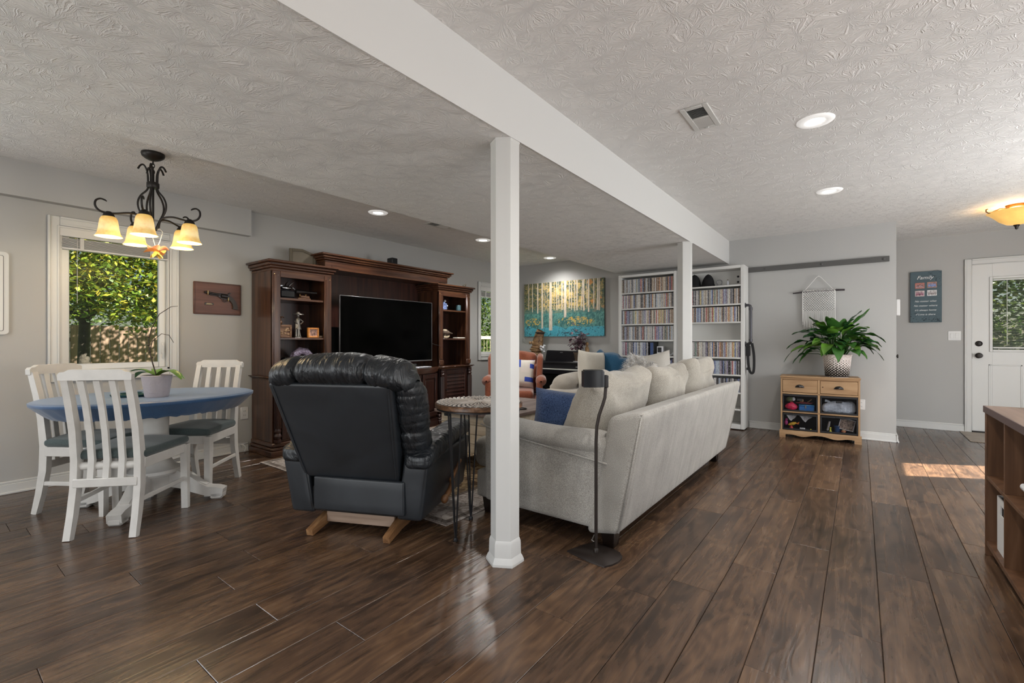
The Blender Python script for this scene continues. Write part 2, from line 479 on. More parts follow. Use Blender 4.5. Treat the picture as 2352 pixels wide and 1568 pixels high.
# ------------------------------------------------------------------ the room
XL, XR, YF, YD, YB = -4.98, 2.6, 6.6, 7.88, -3.2
XK = 0.322                      # corner of the plain grey wall
HC, HS = 2.44, 2.137            # ceilings
SX0, SX1 = -2.93, -1.38         # dropped soffit

# floor: slab + planks laid along Y
fl = struct('floor', G().box(XL - .1, XR + .1, YB - .1, YD + .1, -.05, -.006), pm('underlay', (.012, .008, .006), .9))
PW = 0.193; PL = 1.22
rows = []
x = -0.127
while x > XL: x -= PW
seeds = random.Random(3)
pm_cache = {}
def plank_mesh(w, l):
    k = (round(w, 3), round(l, 3))
    if k not in pm_cache:
        g = G().box(-w / 2 + .0009, w / 2 - .0009, -l / 2 + .0009, l / 2 - .0009, -.006, 0, .0017)
        me = bpy.data.meshes.new('plank'); me.from_pydata(g.v, [], g.f); me.materials.append(FLOORM); pm_cache[k] = me
    return pm_cache[k]
npl = 0
fixed = {0: 1.76, 1: 2.19}
r = 0
while x < XR:
    i0, i1 = max(x, XL), min(x + PW, XR)
    if i1 - i0 > .01:
        k = round((x + .127) / PW)
        y = fixed.get(k + 1, None)
        y0 = (y - PL * 5) if y is not None else YB - seeds.random() * PL
        while y0 < YB - PL: y0 += PL
        while y0 < YD:
            a, b_ = max(y0, YB if x < 0.3 or True else YB), min(y0 + PL, YD)
            ymax = YF + .02 if (i0 + i1) / 2 < .33 else YD
            b_ = min(b_, ymax)
            # only what the picture can show is laid plank by plank
            if b_ - a > .02:
                cx, cy = (i0 + i1) / 2, (a + b_) / 2
                if cy > -0.35 and (cx < 0 or cy > 0.6) and cx < 1.9 and cy + 3.2 > (-cx - 2.2):
                    o = link(plank_mesh(i1 - i0, b_ - a), 'plank', fl); o.location = (cx, cy, 0); npl += 1
                else:
                    rows.append((i0, i1, a, b_))
            y0 += PL
    x += PW; r += 1
g = G()
for (i0, i1, a, b_) in rows: g.box(i0 + .0006, i1 - .0006, a + .0006, b_ - .0006, -.006, 0, .0013)
o = g.build('outer_planks', FLOORM, fl); o['kind'] = 'stuff'
print('PLANKS', npl)
# pale vinyl mat zone by the entry door
struct('trim_1', G().box(0.98, 2.4, 7.15, YD, 0, .008, .003), pm('pale_stone_tile', (.30, .25, .20), .5, var=.15, vs=6))

# ceilings
struct('ceiling', G().box(XL - .1, SX0, YB - .1, YF + .1, HC, HC + .1), CEIL_SOFT)
struct('ceiling', G().box(SX1 - .02, XR + .1, YB - .1, YD + .1, HC, HC + .1), CEIL_SOFT)
struct('ceiling', G().box(SX0, SX1 - .004, YB, YF, HS, HS + .36), CEIL)
struct('trim_2', G().box(SX1 - .004, SX1, YB, YF, HS - .004, HC), BEAMW)      # smooth white side of the dropped beam
struct('trim_3', G().box(XL, -4.9, YB, 2.12, 2.178, HC), WALL)                 # boxed bulkhead over the dining window

# walls
W1 = (0.735, 1.45, 0.87, 2.02)
W2 = (5.727, 6.44, 0.87, 2.02)
g = G(); T = XL - .14
def wall_x(g, x0, x1, ya, yb, z1, holes):
    ys = ya
    for (a, b_, c, d) in sorted(holes):
        g.box(x0, x1, ys, a, 0, z1); g.box(x0, x1, a, b_, 0, c); g.box(x0, x1, a, b_, d, z1); ys = b_
    g.box(x0, x1, ys, yb, 0, z1)
wall_x(g, T, XL, YB - .1, YF + .1, HC, [W1, W2, (-2.0, -0.6, .8, 1.95)])
struct('wall_left', g, WALL)
struct('wall_far', G().box(XL - .14, XK, YF, YF + .12, 0, HC), WALL)
struct('wall_closet', G().box(XK - .12, XK, YF + .12, YD + .1, 0, HC), WALL)
g = G()
DX0, DX1, DZ = 1.092, 2.002, 2.047
g.box(XK, DX0 - .02, YD, YD + .14, 0, HC); g.box(DX1 + .02, XR + .1, YD, YD + .14, 0, HC); g.box(DX0 - .02, DX1 + .02, YD, YD + .14, DZ + .02, HC)
struct('wall_door', g, WALL)
g = G()
wall_x(g, XR, XR + .14, YB - .1, YD + .14, HC, [(6.25, 6.823, 0.02, 2.335), (-0.1, 2.5, .6, 2.1)])
struct('wall_right', g, WALL)
g = G()
g.box(XL, -3.3, YB - .14, YB, 0, HC); g.box(-.3, XR, YB - .14, YB, 0, HC); g.box(-3.3, -.3, YB - .14, YB, 2.15, HC)
struct('wall_back', g, WALL)

def base_prof(g, p0, p1, nrm, h=.092):
    """baseboard run with a stepped cap and a shoe"""
    (x0, y0), (x1, y1) = p0, p1; nx, ny = nrm
    for (t, za, zb) in ((.014, 0, h - .018), (.009, h - .018, h), (.024, 0, .016)):
        g.box(min(x0, x1, x0 + nx * t, x1 + nx * t), max(x0, x1, x0 + nx * t, x1 + nx * t), min(y0, y1, y0 + ny * t, y1 + ny * t), max(y0, y1, y0 + ny * t, y1 + ny * t), za, zb, .003)
    return g
struct('baseboard_left', base_prof(base_prof(G(), (XL, YB), (XL, 2.12), (1, 0)), (XL, 5.0), (XL, YF), (1, 0)), TRIM)
struct('baseboard_far', base_prof(G(), (-1.14, YF), (XK + .002, YF), (0, -1)), TRIM)
struct('baseboard_closet', base_prof(G(), (XK, YF - .02), (XK, YD), (1, 0)), TRIM)
struct('baseboard_door', base_prof(G(), (XK, YD), (1.027, YD), (0, -1)), TRIM)

# posts under the beam
def post(x, y, label):
    t = thing('support_post', label, 'post', (x, y, 0), 0, 'hexagonal posts under the dropped beam')
    G().lathe([(.0735, .10), (.0735, HS - .0)], n=6, sq=1).build('shaft', TRIM, t, sharp=20)
    G().lathe([(.098, 0), (.098, .012), (.09, .03), (.083, .04), (.081, .105), (.0765, .118), (.074, .122)], n=6, sq=1).build('post_base', TRIM, t, sharp=20)
    G().lathe([(.0738, HS - .016), (.0765, HS - .012), (.0765, HS - .001)], n=6, sq=1).build('post_collar', TRIM, t, sharp=20)
post(-1.450, 1.858, 'near white hexagonal post on the floor in front of the beige sofa')
post(-1.447, 4.889, 'far white hexagonal post behind the sofa beside the bookcases')

# ---- windows of the left wall
def casement(name, Wn):
    a, b_, c, d = Wn
    e = bpy.data.objects.new(name, None); e.location = (XL, (a + b_) / 2, c); C.objects.link(e); e['kind'] = 'structure'
    def piece(nm, g, m): return g.build(nm, m, e, world=True)
    w = .07
    def cas(g, y0, y1, z0, z1):
        g.box(XL, XL + .012, y0, y1, z0, z1, .003); return g
    for nm, (y0, y1, z0, z1) in (('casing_side', (a - w, a, c - w, d + w)), ('casing_side', (b_, b_ + w, c - w, d + w)), ('casing_head', (a, b_, d, d + w)), ('casing_apron', (a, b_, c - w, c))):
        g = cas(G(), y0, y1, z0, z1)
        # outer moulding lip
        if nm == 'casing_side':
            if y0 < a - .01: g.box(XL, XL + .022, y0, y0 + .018, z0, z1, .004); g.box(XL, XL + .017, y1 - .016, y1, c, d, .003)
            else: g.box(XL, XL + .022, y1 - .018, y1, z0, z1, .004); g.box(XL, XL + .017, y0, y0 + .016, c, d, .003)
        else:
            o = 1 if nm == 'casing_head' else 0
            zz = (z1 - .018, z1) if o else (z0, z0 + .018)
            g.box(XL, XL + .022, y0, y1, *zz, .004)
            zz = (z0, z0 + .016) if o else (z1 - .016, z1)
            g.box(XL, XL + .017, y0, y1, *zz, .003)
        piece(nm, g, TRIM)
    g = G(); x0, x1 = XL - .13, XL
    g.box(x0, x1, a, a + .014, c, d); g.box(x0, x1, b_ - .014, b_, c, d); g.box(x0, x1, a, b_, c, c + .014); g.box(x0, x1, a, b_, d - .014, d)
    piece('jamb', g, TRIM)
    g = G(); x0, x1 = XL - .10, XL - .05; k = .05
    a2, b2, c2, d2 = a + .014, b_ - .014, c + .014, d - .014
    g.box(x0, x1, a2, a2 + k, c2, d2, .006); g.box(x0, x1, b2 - k, b2, c2, d2, .006); g.box(x0, x1, a2 + k, b2 - k, c2, c2 + k, .006); g.box(x0, x1, a2 + k, b2 - k, d2 - k, d2, .006)
    piece('sash_frame', g, pm('window_vinyl', (.72, .72, .71), .35))
    piece('pane', G().box(XL - .078, XL - .074, a2 + k - .004, b2 - k + .004, c2 + k - .004, d2 - k + .004), GLASS)
    g = G().tube([(XL - .045, b2 - .022, c2 + .20), (XL - .03, b2 - .022, c2 + .19), (XL - .03, b2 - .022, c2 + .10), (XL - .04, b2 - .02, c2 + .085)], .007, 8)
    g.box(XL - .05, XL - .04, b2 - .034, b2 - .01, c2 + .12, c2 + .22, .003)
    piece('latch', g, pm('window_vinyl', (.72, .72, .71), .35))
    return e
casement('window_1', W1); casement('window_2', W2)
def blind(Wn, label):
    a, b_, c, d = Wn
    t = thing('window_blind', label, 'blind', (XL, (a + b_) / 2, d), 0)
    bm = pm('blind_white', (.66, .65, .64), .5)
    g = G(); g.box(XL - .03, XL + .012, a - .004, b_ + .004, d - .078, d, .004); g.box(XL + .008, XL + .018, a - .006, b_ + .006, d - .016, d - .002, .003)
    g.build('valance', bm, t, world=True)
    for i in range(9):
        z = d - .088 - i * .0085
        G().box(XL - .046, XL + .004, a + .008, b_ - .008, z - .0035, z, .001).build('slat', bm, t, world=True)
    G().box(XL - .048, XL + .006, a + .008, b_ - .008, d - .178, d - .163, .004).build('bottom_rail', bm, t, world=True)
    for y in (a + .13, b_ - .13):
        G().box(XL + .005, XL + .007, y - .012, y + .012, d - .176, d - .08).build('ladder_tape', pm('blind_tape', (.55, .54, .53), .8), t, world=True)
    G().tube([(XL + .008, a + .1, d - .08), (XL + .009, a + .1, d - .60)], .0018, 5).build('pull_cord', pm('blind_tape', (.55, .54, .53), .8), t, world=True)
blind(W1, 'white slatted blind drawn up at the top of the dining window')
blind(W2, 'white slatted blind drawn up at the top of the narrow window behind the cabinet')

# ---- entry door
e = bpy.data.objects.new('door_1', None); e.location = (1.547, YD, 0); C.objects.link(e); e['kind'] = 'structure'
DOORM = pm('white_door_paint', (.68, .68, .66), .4)
def dp(nm, g, m): return g.build(nm, m, e, world=True)
for (x0, x1) in ((DX0 - .065, DX0), (DX1, DX1 + .065)):
    dp('casing_side', G().box(x0, x1, YD - .016, YD, 0, DZ + .07, .004).box(x0 if x0 < 1.2 else x1 - .02, x0 + .02 if x0 < 1.2 else x1, YD - .024, YD, 0, DZ + .07, .004), TRIM)
dp('casing_head', G().box(DX0, DX1, YD - .016, YD, DZ + .004, DZ + .07, .004).box(DX0, DX1, YD - .024, YD, DZ + .05, DZ + .07, .004), TRIM)
gx0, gx1, gz0, gz1 = 1.275, 1.82, 1.015, 1.862
g = G(); y0, y1 = YD + .02, YD + .06
g.box(DX0 + .004, gx0, y0, y1, .02, DZ, .002).box(gx1, DX1 - .004, y0, y1, .02, DZ, .002).box(gx0, gx1, y0, y1, .02, gz0).box(gx0, gx1, y0, y1, gz1, DZ)
dp('leaf', g, DOORM)
g = G(); k = .028
for (a, b_, c, d) in ((gx0 - k, gx0, gz0 - k, gz1 + k), (gx1, gx1 + k, gz0 - k, gz1 + k), (gx0, gx1, gz0 - k, gz0), (gx0, gx1, gz1, gz1 + k)):
    g.box(a, b_, y0 - .014, y0, c, d, .004)
dp('window_frame', g, DOORM)
dp('pane', G().box(gx0, gx1, y0 + .012, y0 + .016, gz0, gz1), GLASS)
g = G()
for i in range(44):
    z = gz0 + .03 + i * (gz1 - gz0 - .05) / 44
    g.add([(gx0 + .006, y0 + .001, z + .002), (gx1 - .006, y0 + .001, z + .002), (gx1 - .006, y0 + .0115, z + .0055), (gx0 + .006, y0 + .0115, z + .0055)], [(0, 1, 2, 3)])
o = dp('blind_slats', g, pm('mini_blind', (.75, .75, .73), .5)); o['kind'] = 'stuff'
dp('blind_rail', G().box(gx0 + .004, gx1 - .004, y0 + .001, y0 + .011, gz0 + .012, gz0 + .03, .003).box(gx0 + .004, gx1 - .004, y0 + .001, y0 + .011, gz1 - .022, gz1 - .002, .003), DOORM)
dp('blind_wand', G().tube([(gx0 + .12, y0 - .002, gz1 - .02), (gx0 + .12, y0 - .002, gz0 + .06)], .003, 6), DOORM)
for (a, b_) in ((1.24, 1.52), (1.58, 1.86)):
    g = G()
    for (p, q, c, d) in ((a, b_, .82, .835), (a, b_, .22, .235), (a, a + .015, .22, .835), (b_ - .015, b_, .22, .835)): g.box(p, q, y0 - .006, y0, c, d, .003)
    dp('raised_panel', g, DOORM)
for nm, z, big in (('deadbolt', 1.085, 0), ('door_knob', .94, 1)):
    g = G(); g.M = at((DX0 + .065, y0, z), (PI / 2, 0, 0))
    g.lathe([(.032, 0), (.034, .006), (.028, .012), (.014, .014)] + ([(.012, .04), (.024, .045), (.029, .06), (.022, .074), (.006, .076)] if big else [(.012, .03), (.004, .031)]), n=16)
    dp(nm, g, IRON)
dp('threshold', G().box(DX0, DX1, YD - .02, YD + .1, 0, .022, .004), IRON)
dp('strike_plate', G().box(DX0 - .003, DX0 + .003, YD - .01, YD + .02, .90, .97), IRON)
struct('trim_4', G().box(DX0 - .02, DX0, YD, YD + .12, 0, DZ + .02).box(DX1, DX1 + .02, YD, YD + .12, 0, DZ + .02).box(DX0 - .02, DX1 + .02, YD, YD + .12, DZ, DZ + .02), TRIM)

# ---- recessed lights
LENS = pm('lit_lens', (.9, .9, .88), .4, emit=(1.0, .97, .92), es=14.0)
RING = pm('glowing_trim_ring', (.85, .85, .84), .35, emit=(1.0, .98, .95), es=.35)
def downlight(x, y, label, w):
    t = thing('recessed_light', label, 'ceiling light', (x, y, HC), 0, 'recessed ceiling lights')
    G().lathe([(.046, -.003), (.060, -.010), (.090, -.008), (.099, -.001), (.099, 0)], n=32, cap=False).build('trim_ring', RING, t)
    G().lathe([(.002, -.0065), (.036, -.006), (.048, -.0045)][::-1], n=32, cap=False).build('lens', LENS, t)
    d = bpy.data.lights.new('downlight', 'SPOT'); d.energy = w; d.spot_size = rad(155); d.spot_blend = 1.0; d.shadow_soft_size = .06; d.color = (1, .97, .93)
    o = bpy.data.objects.new('downlight', d); o.location = (0, 0, -.03); C.objects.link(o); o.parent = t
LW = 54
downlight(-3.955, 2.947, 'recessed ceiling light above the left end of the dark cabinet', LW * 1.7)
downlight(-3.94, 4.584, 'recessed ceiling light just left of the near white post', LW * 1.9)
downlight(-3.94, 6.215, 'recessed ceiling light above the forest painting', LW)
downlight(-.212, 3.296, 'large near recessed light on the right ceiling beside the vent', LW)
downlight(-.213, 4.914, 'far recessed light on the right ceiling above the plant wall', LW)
for (x, y) in ((-.212, 1.68), (-.212, -.2), (-3.955, -.8), (1.7, 1.68), (1.7, 4.2)):
    d = bpy.data.lights.new('downlight', 'SPOT'); d.energy = LW; d.spot_size = rad(155); d.spot_blend = 1.0; d.shadow_soft_size = .06; d.color = (1, .97, .93)
    o = bpy.data.objects.new('downlight', d); o.location = (x, y, HC - .03); C.objects.link(o)

# ---- ceiling vents
def vent(x, y, sx, sy, label, two):
    t = thing('ceiling_vent', label, 'vent', (x, y, HC), 0)
    m = pm('vent_white', (.62, .62, .6), .45); b = .03
    g = G(); g.box(-sx / 2, -sx / 2 + b, -sy / 2, sy / 2, -.008, 0, .003).box(sx / 2 - b, sx / 2, -sy / 2, sy / 2, -.008, 0, .003).box(-sx / 2 + b, sx / 2 - b, -sy / 2, -sy / 2 + b, -.008, 0, .003).box(-sx / 2 + b, sx / 2 - b, sy / 2 - b, sy / 2, -.008, 0, .003)
    if two: g.box(-sx / 2 + b, sx / 2 - b, -.008, .008, -.008, 0, .002)
    g.build('vent_frame', m, t)
    G().box(-sx / 2 + b, sx / 2 - b, -sy / 2 + b, sy / 2 - b, -.0012, -.0002).build('duct_opening', pm('duct_dark', (.01, .01, .01), .9), t)
    n = 20
    for i in range(n):
        yy = -sy / 2 + b + (i + .5) * (sy - 2 * b) / n
        if two and abs(yy) < .01: continue
        g = G(); tl = -.0038 if yy < 0 else .0038
        g.add([(-sx / 2 + b, yy - tl, -.002), (sx / 2 - b, yy - tl, -.002), (sx / 2 - b, yy + tl, -.009), (-sx / 2 + b, yy + tl, -.009)], [(0, 1, 2, 3)])
        g.build('slat', m, t)
    if two: G().box(-.01, .012, sy / 2 - b * .9, sy / 2 - b * .4, -.014, -.008, .002).build('lever', m, t)
vent(-.748, 2.834, .152, .318, 'white louvred vent in the right ceiling near the recessed light', True)
vent(-3.84, 3.686, .15, .32, 'small white vent in the left ceiling above the dark cabinet', True)

# ---- flush lamp by the entry
t = thing('ceiling_lamp', 'amber glass bowl lamp with bronze fittings on the entry ceiling', 'ceiling lamp', (1.214, 6.513, HC))
G().lathe([(.004, -.028), (.06, -.026), (.075, -.012), (.078, 0)][::-1], n=24).build('ceiling_plate', pm('antique_bronze', (.16, .09, .04), .4, metal=.7), t)
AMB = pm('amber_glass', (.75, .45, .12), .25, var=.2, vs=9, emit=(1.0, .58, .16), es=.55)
G().lathe([(.21, -.062), (.19, -.075), (.16, -.105), (.12, -.15), (.07, -.185), (.02, -.195)], n=32, cap=False).lathe([(.206, -.062), (.155, -.1), (.116, -.145), (.066, -.18), (.02, -.19)], n=32, cap=False).build('glass_bowl', AMB, t)
G().lathe([(.02, -.19), (.024, -.2), (.014, -.212), (.01, -.235), (.003, -.24)], n=12).tube([(0, 0, -.02), (0, 0, -.19)], .006, 8).build('finial', IRON, t)
for k in range(3):
    a = k * 2 * PI / 3 + rad(200)
    pts = [(cos(a) * r, sin(a) * r, z) for r, z in ((.06, -.03), (.13, -.03), (.19, -.06), (.215, -.066), (.235, -.05), (.235, -.03), (.222, -.025))]
    G().tube(pts, .006, 6).build('scroll_arm', pm('antique_bronze', (.16, .09, .04), .4, metal=.7), t)
d = bpy.data.lights.new('entry_bulb', 'POINT'); d.energy = 9; d.color = (1, .8, .5); d.shadow_soft_size = .05
o = bpy.data.objects.new('entry_bulb', d); o.location = (0, 0, -.08); C.objects.link(o); o.parent = t
# ------------------------------------------------------------------ dark cherry wall unit (left wall)
UX0, UXF = -4.955, -4.53          # back and body front
CHD = wood('cherry_wood_dark', (0.014, 0.0055, 0.0045), (0.031, 0.011, 0.008), (0.054, 0.020, 0.012), 'z', 5, 0.38, coat=0.1, rnd=False)
BRASS = pm('aged_brass', (.45, .32, .14), .35, metal=.9)
def crown(g, y0, y1, z0, z1, xf, out, steps=((0, .0, .28), (.35, .28, .5), (.62, .5, .78), (1.0, .78, 1.0))):
    """stepped cornice around front and both ends"""
    H = z1 - z0
    for (o, a, b_) in steps:
        e = out * o + .004
        g.box(UX0, xf + e, y0 - e, y1 + e, z0 + H * a, z0 + H * b_, .006)
    return g
def tower(y0, y1, name_label, louver, zt=1.905):
    t = thing('wall_unit_tower', name_label, 'cabinet', (-4.74, (y0 + y1) / 2, 0))
    B = lambda nm, g, m, sharp=40: g.build(nm, m, t, world=True, sharp=sharp)
    xf = UXF; sw = .082; zb = .772
    B('side_panel', G().box(UX0, xf, y0, y0 + .02, .745, zt - .1, .002), CHERRY)
    B('side_panel', G().box(UX0, xf, y1 - .02, y1, .745, zt - .1, .002), CHERRY)
    B('back_panel', G().box(UX0, UX0 + .012, y0 + .02, y1 - .02, zb, zt - .1), CHERRYB)
    for ya in (y0, y1 - sw):
        g = G().box(xf - .02, xf + .006, ya, ya + sw, zb + .02, zt - .1, .004)
        g.box(xf + .004, xf + .012, ya + .014, ya + sw - .014, zb + .10, zt - .14, .006)
        g.box(xf + .004, xf + .02, ya - .004, ya + sw + .004, zb + .018, zb + .085, .008)
        B('stile', g, CHERRY)
    B('top_rail', G().box(xf - .02, xf + .003, y0 + sw, y1 - sw, zt - .16, zt - .1, .003).box(UX0, xf - .02, y0 + .02, y1 - .02, zt - .115, zt - .1), CHERRYH)
    B('cornice', crown(G(), y0, y1, zt - .105, zt, xf, .055), CHERRYH)
    for z in (1.547, 1.152):
        B('shelf', G().box(UX0 + .012, xf - .012, y0 + .022, y1 - .022, z - .022, z, .003), CHERRYH)
    B('waist_moulding', crown(G(), y0, y1, .735, zb, xf + .02, .035, ((0, 0, .4), (.5, .4, .7), (1, .7, 1))), CHERRYH)
    # lower cupboard
    B('base_carcass', G().box(UX0, xf + .008, y0, y1, .13, .74, .003), CHERRY if not louver else CHD)
    B('plinth', G().box(UX0, xf + .055, y0 - .03, y1 + .03, 0, .055, .006).box(UX0, xf + .045, y0 - .022, y1 + .022, .055, .085, .008).box(UX0, xf + .03, y0 - .012, y1 + .012, .085, .13, .01), CHERRYH if not louver else CHD)
    for ya in (y0 + .042, y1 - .042):
        g = G(); pr = [(.03, .13), (.034, .135), (.034, .16), (.024, .165), (.03, .18), (.036, .195), (.03, .212), (.022, .222), (.03, .235), (.031, .25), (.026, .258), (.028, .64), (.03, .65), (.036, .665), (.024, .68), (.034, .695), (.03, .72), (.036, .73), (.036, .735)]
        g.lathe(pr, xf + .03, ya, 14)
        for k in range(9):
            a = -PI / 2 + PI * k / 8
            g.tube([(xf + .03 + .028 * cos(a), ya + .028 * sin(a), .27), (xf + .03 + .029 * cos(a), ya + .029 * sin(a), .63)], .0045, 5)
        B('turned_column', g, CHD)
    da, db = y0 + .085, y1 - .085
    d = B('cupboard_door', G().box(xf + .006, xf + .026, da, da + .05, .15, .72, .004).box(xf + .006, xf + .026, db - .05, db, .15, .72, .004).box(xf + .006, xf + .026, da + .05, db - .05, .15, .21, .004).box(xf + .006, xf + .026, da + .05, db - .05, .66, .72, .004).box(xf + .006, xf + .012, da + .05, db - .05, .21, .66), CHD)
    for k in range(9):
        z = .215 + k * .0495
        g = G(); g.add([(xf + .012, da + .05, z + .045), (xf + .012, db - .05, z + .045), (xf + .024, db - .05, z + .004), (xf + .024, da + .05, z + .004), (xf + .012, da + .05, z), (xf + .012, db - .05, z)], [(0, 3, 2, 1), (3, 4, 5, 2), (0, 4, 3), (1, 2, 5)])
        g.build('louvre', CHD, d, world=True)
    g = G(); g.M = at((xf + .026, da + .025, .45), (0, PI / 2, 0)); g.lathe([(.006, 0), (.006, .012), (.013, .018), (.012, .026), (.003, .029)], n=12); g.build('knob', IRON, d, world=True)
    for ya in (y0 + .02, y1 - .02):
        g = G(); g.M = at((xf + .007, ya, zt - .135), (0, PI / 2, 0)); g.lathe([(.006, 0), (.005, .003), (.002, .004)], n=10); B('screw_cap', g, BRASS)
    return t
tower(2.146, 2.772, 'left tower of the dark cherry wall unit, nearest the dining table', False)
tower(4.352, 4.975, 'right tower of the dark cherry wall unit, beside the narrow window', True, 1.89)

t = thing('wall_unit_bridge', 'dark cherry bridge with wide cornice and back panel over the television', 'cabinet', (-4.74, 3.6, 1.9))
g = G()
ya, yb = 2.70, 4.52
g.box(UX0, UXF, ya, yb, 1.907, 1.975, .004)
crown(g, ya, yb, 1.958, 2.05, UXF, .06); g.build('cornice', CHERRYH, t, world=True)
G().box(UXF - .02, UXF + .004, 2.775, 4.35, 1.885, 1.935, .004).build('top_rail', CHERRYH, t, world=True)
G().box(UX0, UX0 + .012, 2.775, 4.35, .80, 1.905).build('back_panel', CHERRYB, t, world=True)

# bowed console between the towers
t = thing('media_console', 'dark cherry media console with bowed front under the television', 'cabinet', (-4.74, 3.56, 0))
def bow(e, y0=2.815, y1=4.31, n=16, dep=.15):
    f = [(UXF + e + dep * (1 - ((2 * i / n - 1) ** 2)), y0 + (y1 - y0) * i / n) for i in range(n + 1)]
    return [(UX0, y0)] + f + [(UX0, y1)]
G().prism(bow(.045), .742, .772, 'z').prism(bow(.03), .715, .742, 'z').prism(bow(.015), .70, .715, 'z').build('console_top', CHERRYH, t, world=True, sharp=30)
G().prism(bow(-.012), .10, .70, 'z').build('carcass', CHD, t, world=True, sharp=30)
G().prism(bow(.04, dep=.085), 0, .06, 'z').prism(bow(.025, dep=.1), .06, .10, 'z').build('plinth', CHD, t, world=True, sharp=30)
for k in range(4):
    f = bow(0, n=16)[1:-1]
    i0, i1 = k * 4, k * 4 + 4
    P0, P1 = Vector((*f[i0], 0)), Vector((*f[i1], 0)); dv = (P1 - P0); L_ = dv.length; an = math.atan2(dv.y, dv.x)
    mt = at((P0.x, P0.y, 0), (0, 0, an))
    g = G(); g.M = mt
    s0 = .012; a, b_ = s0, L_ - s0
    for (p, q, c, d_) in ((a, a + .055, .13, .69), (b_ - .055, b_, .13, .69), (a + .055, b_ - .055, .13, .19), (a + .055, b_ - .055, .63, .69)): g.box(p, q, -.026, -.004, c, d_, .004)
    g.box(a + .055, b_ - .055, -.010, -.004, .19, .63)
    d = g.build('cupboard_door', CHD, t, world=True)
    g = G(); g.M = mt; g.box(a + .075, b_ - .075, -.018, -.008, .21, .61, .008); g.build('door_panel', CHD if k in (0, 3) else pm('smoked_glass', (.01, .008, .01), .08), d, world=True)
    g = G(); g.M = mt @ at((a + .028 if k % 2 else b_ - .028, -.026, .44), (PI / 2, 0, 0)); g.lathe([(.006, 0), (.006, .014), (.015, .02), (.014, .03), (.003, .033)], n=12); g.build('knob', pm('pewter', (.18, .16, .15), .35, metal=.8), d, world=True)

# television
t = thing('television', 'large black flat television standing on the dark cherry console', 'television', (-4.46, 3.48, .772))
tx = -4.44
ty0, ty1, tz0, tz1 = 2.815, 4.148, .862, 1.612
G().box(tx - .035, tx - .004, ty0 + .006, ty1 - .006, tz0 + .006, tz1 - .006, .008).box(tx - .08, tx - .03, ty0 + .25, ty1 - .25, tz0 + .06, tz0 + .42, .015).build('casing', BLACK, t, world=True)
G().box(tx - .006, tx + .001, ty0 + .008, ty1 - .008, tz0 + .014, tz1 - .008).build('screen', pm('dark_screen', (.001, .001, .001), .1, spec=.06), t, world=True)
SILV = pm('silver_bezel', (.25, .25, .26), .35, metal=.8)
g = G()
g.box(tx - .01, tx + .003, ty0, ty0 + .006, tz0, tz1, .002).box(tx - .01, tx + .003, ty1 - .006, ty1, tz0, tz1, .002).box(tx - .01, tx + .003, ty0 + .006, ty1 - .006, tz1 - .006, tz1, .002).box(tx - .01, tx + .003, ty0 + .008, ty1 - .008, tz0, tz0 + .014, .002)
g.build('bezel', SILV, t, world=True)
g = G(); g.box(tx - .05, tx - .03, 3.38, 3.58, .78, .90, .006); g.prism([(tx - .16, 3.15), (tx + .10, 3.22), (tx + .10, 3.74), (tx - .16, 3.81)], .7725, .785, 'z'); g.build('stand', SILV, t, world=True)
tag(G().tube([(tx - .01, 4.14, 1.09), (tx + .0, 4.22, 1.065), (tx - .02, 4.31, 1.055), (tx - .05, 4.349, 1.05)], .003, 6).build('television_cable', BLACK, None), 'thin dark cable running from the television to the right tower', 'cable')
# speakers on and in the unit
t = thing('subwoofer_speaker', 'tall black speaker standing left of the television', 'speaker', (-4.72, 2.87, .772))
G().box(-.11, .10, -.08, .09, 0, .50, .008).build('cabinet', BLACK, t); G().box(.10, .108, -.072, .082, .01, .49, .004).build('grille', pm('grille_cloth', (.006, .006, .007), .95), t)
def cube_speaker(loc, rz, label):
    t = thing('cube_speaker', label, 'speaker', loc, rz)
    G().box(-.05, .05, -.042, .042, 0, .082, .008).build('speaker_body', BLACK, t)
    G().box(.05, .056, -.037, .037, .005, .077, .006).build('speaker_grille', pm('grille_cloth', (.006, .006, .007), .95), t)
cube_speaker((-4.58, 3.62, 2.0505), 0, 'small black speaker cube on top of the bridge cornice')
t = thing('picture_frame', 'grey brown picture frame seen on top of the left tower', 'frame', (-4.72, 2.56, 1.9055), rad(-20))
FG = pm('weathered_grey_wood', (.10, .085, .06), .7, var=.2, vs=12)
g = G(); g.M = at((0, 0, 0), (0, rad(-8), 0)); g.box(-.012, .012, -.13, -.10, 0, .19, .003).box(-.012, .012, .10, .13, 0, .15, .003).box(-.012, .012, -.10, .10, 0, .03, .003); g.prism([(-.10, .16), (.0, .165), (.10, .125), (.10, .15), (.0, .19), (-.10, .19)], -.012, .012, 'x'); g.build('frame', FG, t)
g = G(); g.M = at((0, 0, 0), (0, rad(-8), 0)); g.prism([(-.10, .03), (.10, .03), (.10, .13), (0, .17), (-.10, .165)], -.006, .004, 'x'); g.build('picture', pm('frame_back_board', (.15, .13, .10), .8, var=.1), t)
t = thing('carved_figurine', 'tiny dark carved figurine on top of the right tower', 'figurine', (-4.6, 4.93, 1.89))
G().box(-.03, .03, -.035, .035, 0, .012, .004).build('figure_base', FG, t); G().ball((0, 0, .028), (.018, .026, .018)).ball((.01, .02, .045), .012).build('figure_body', FG, t)

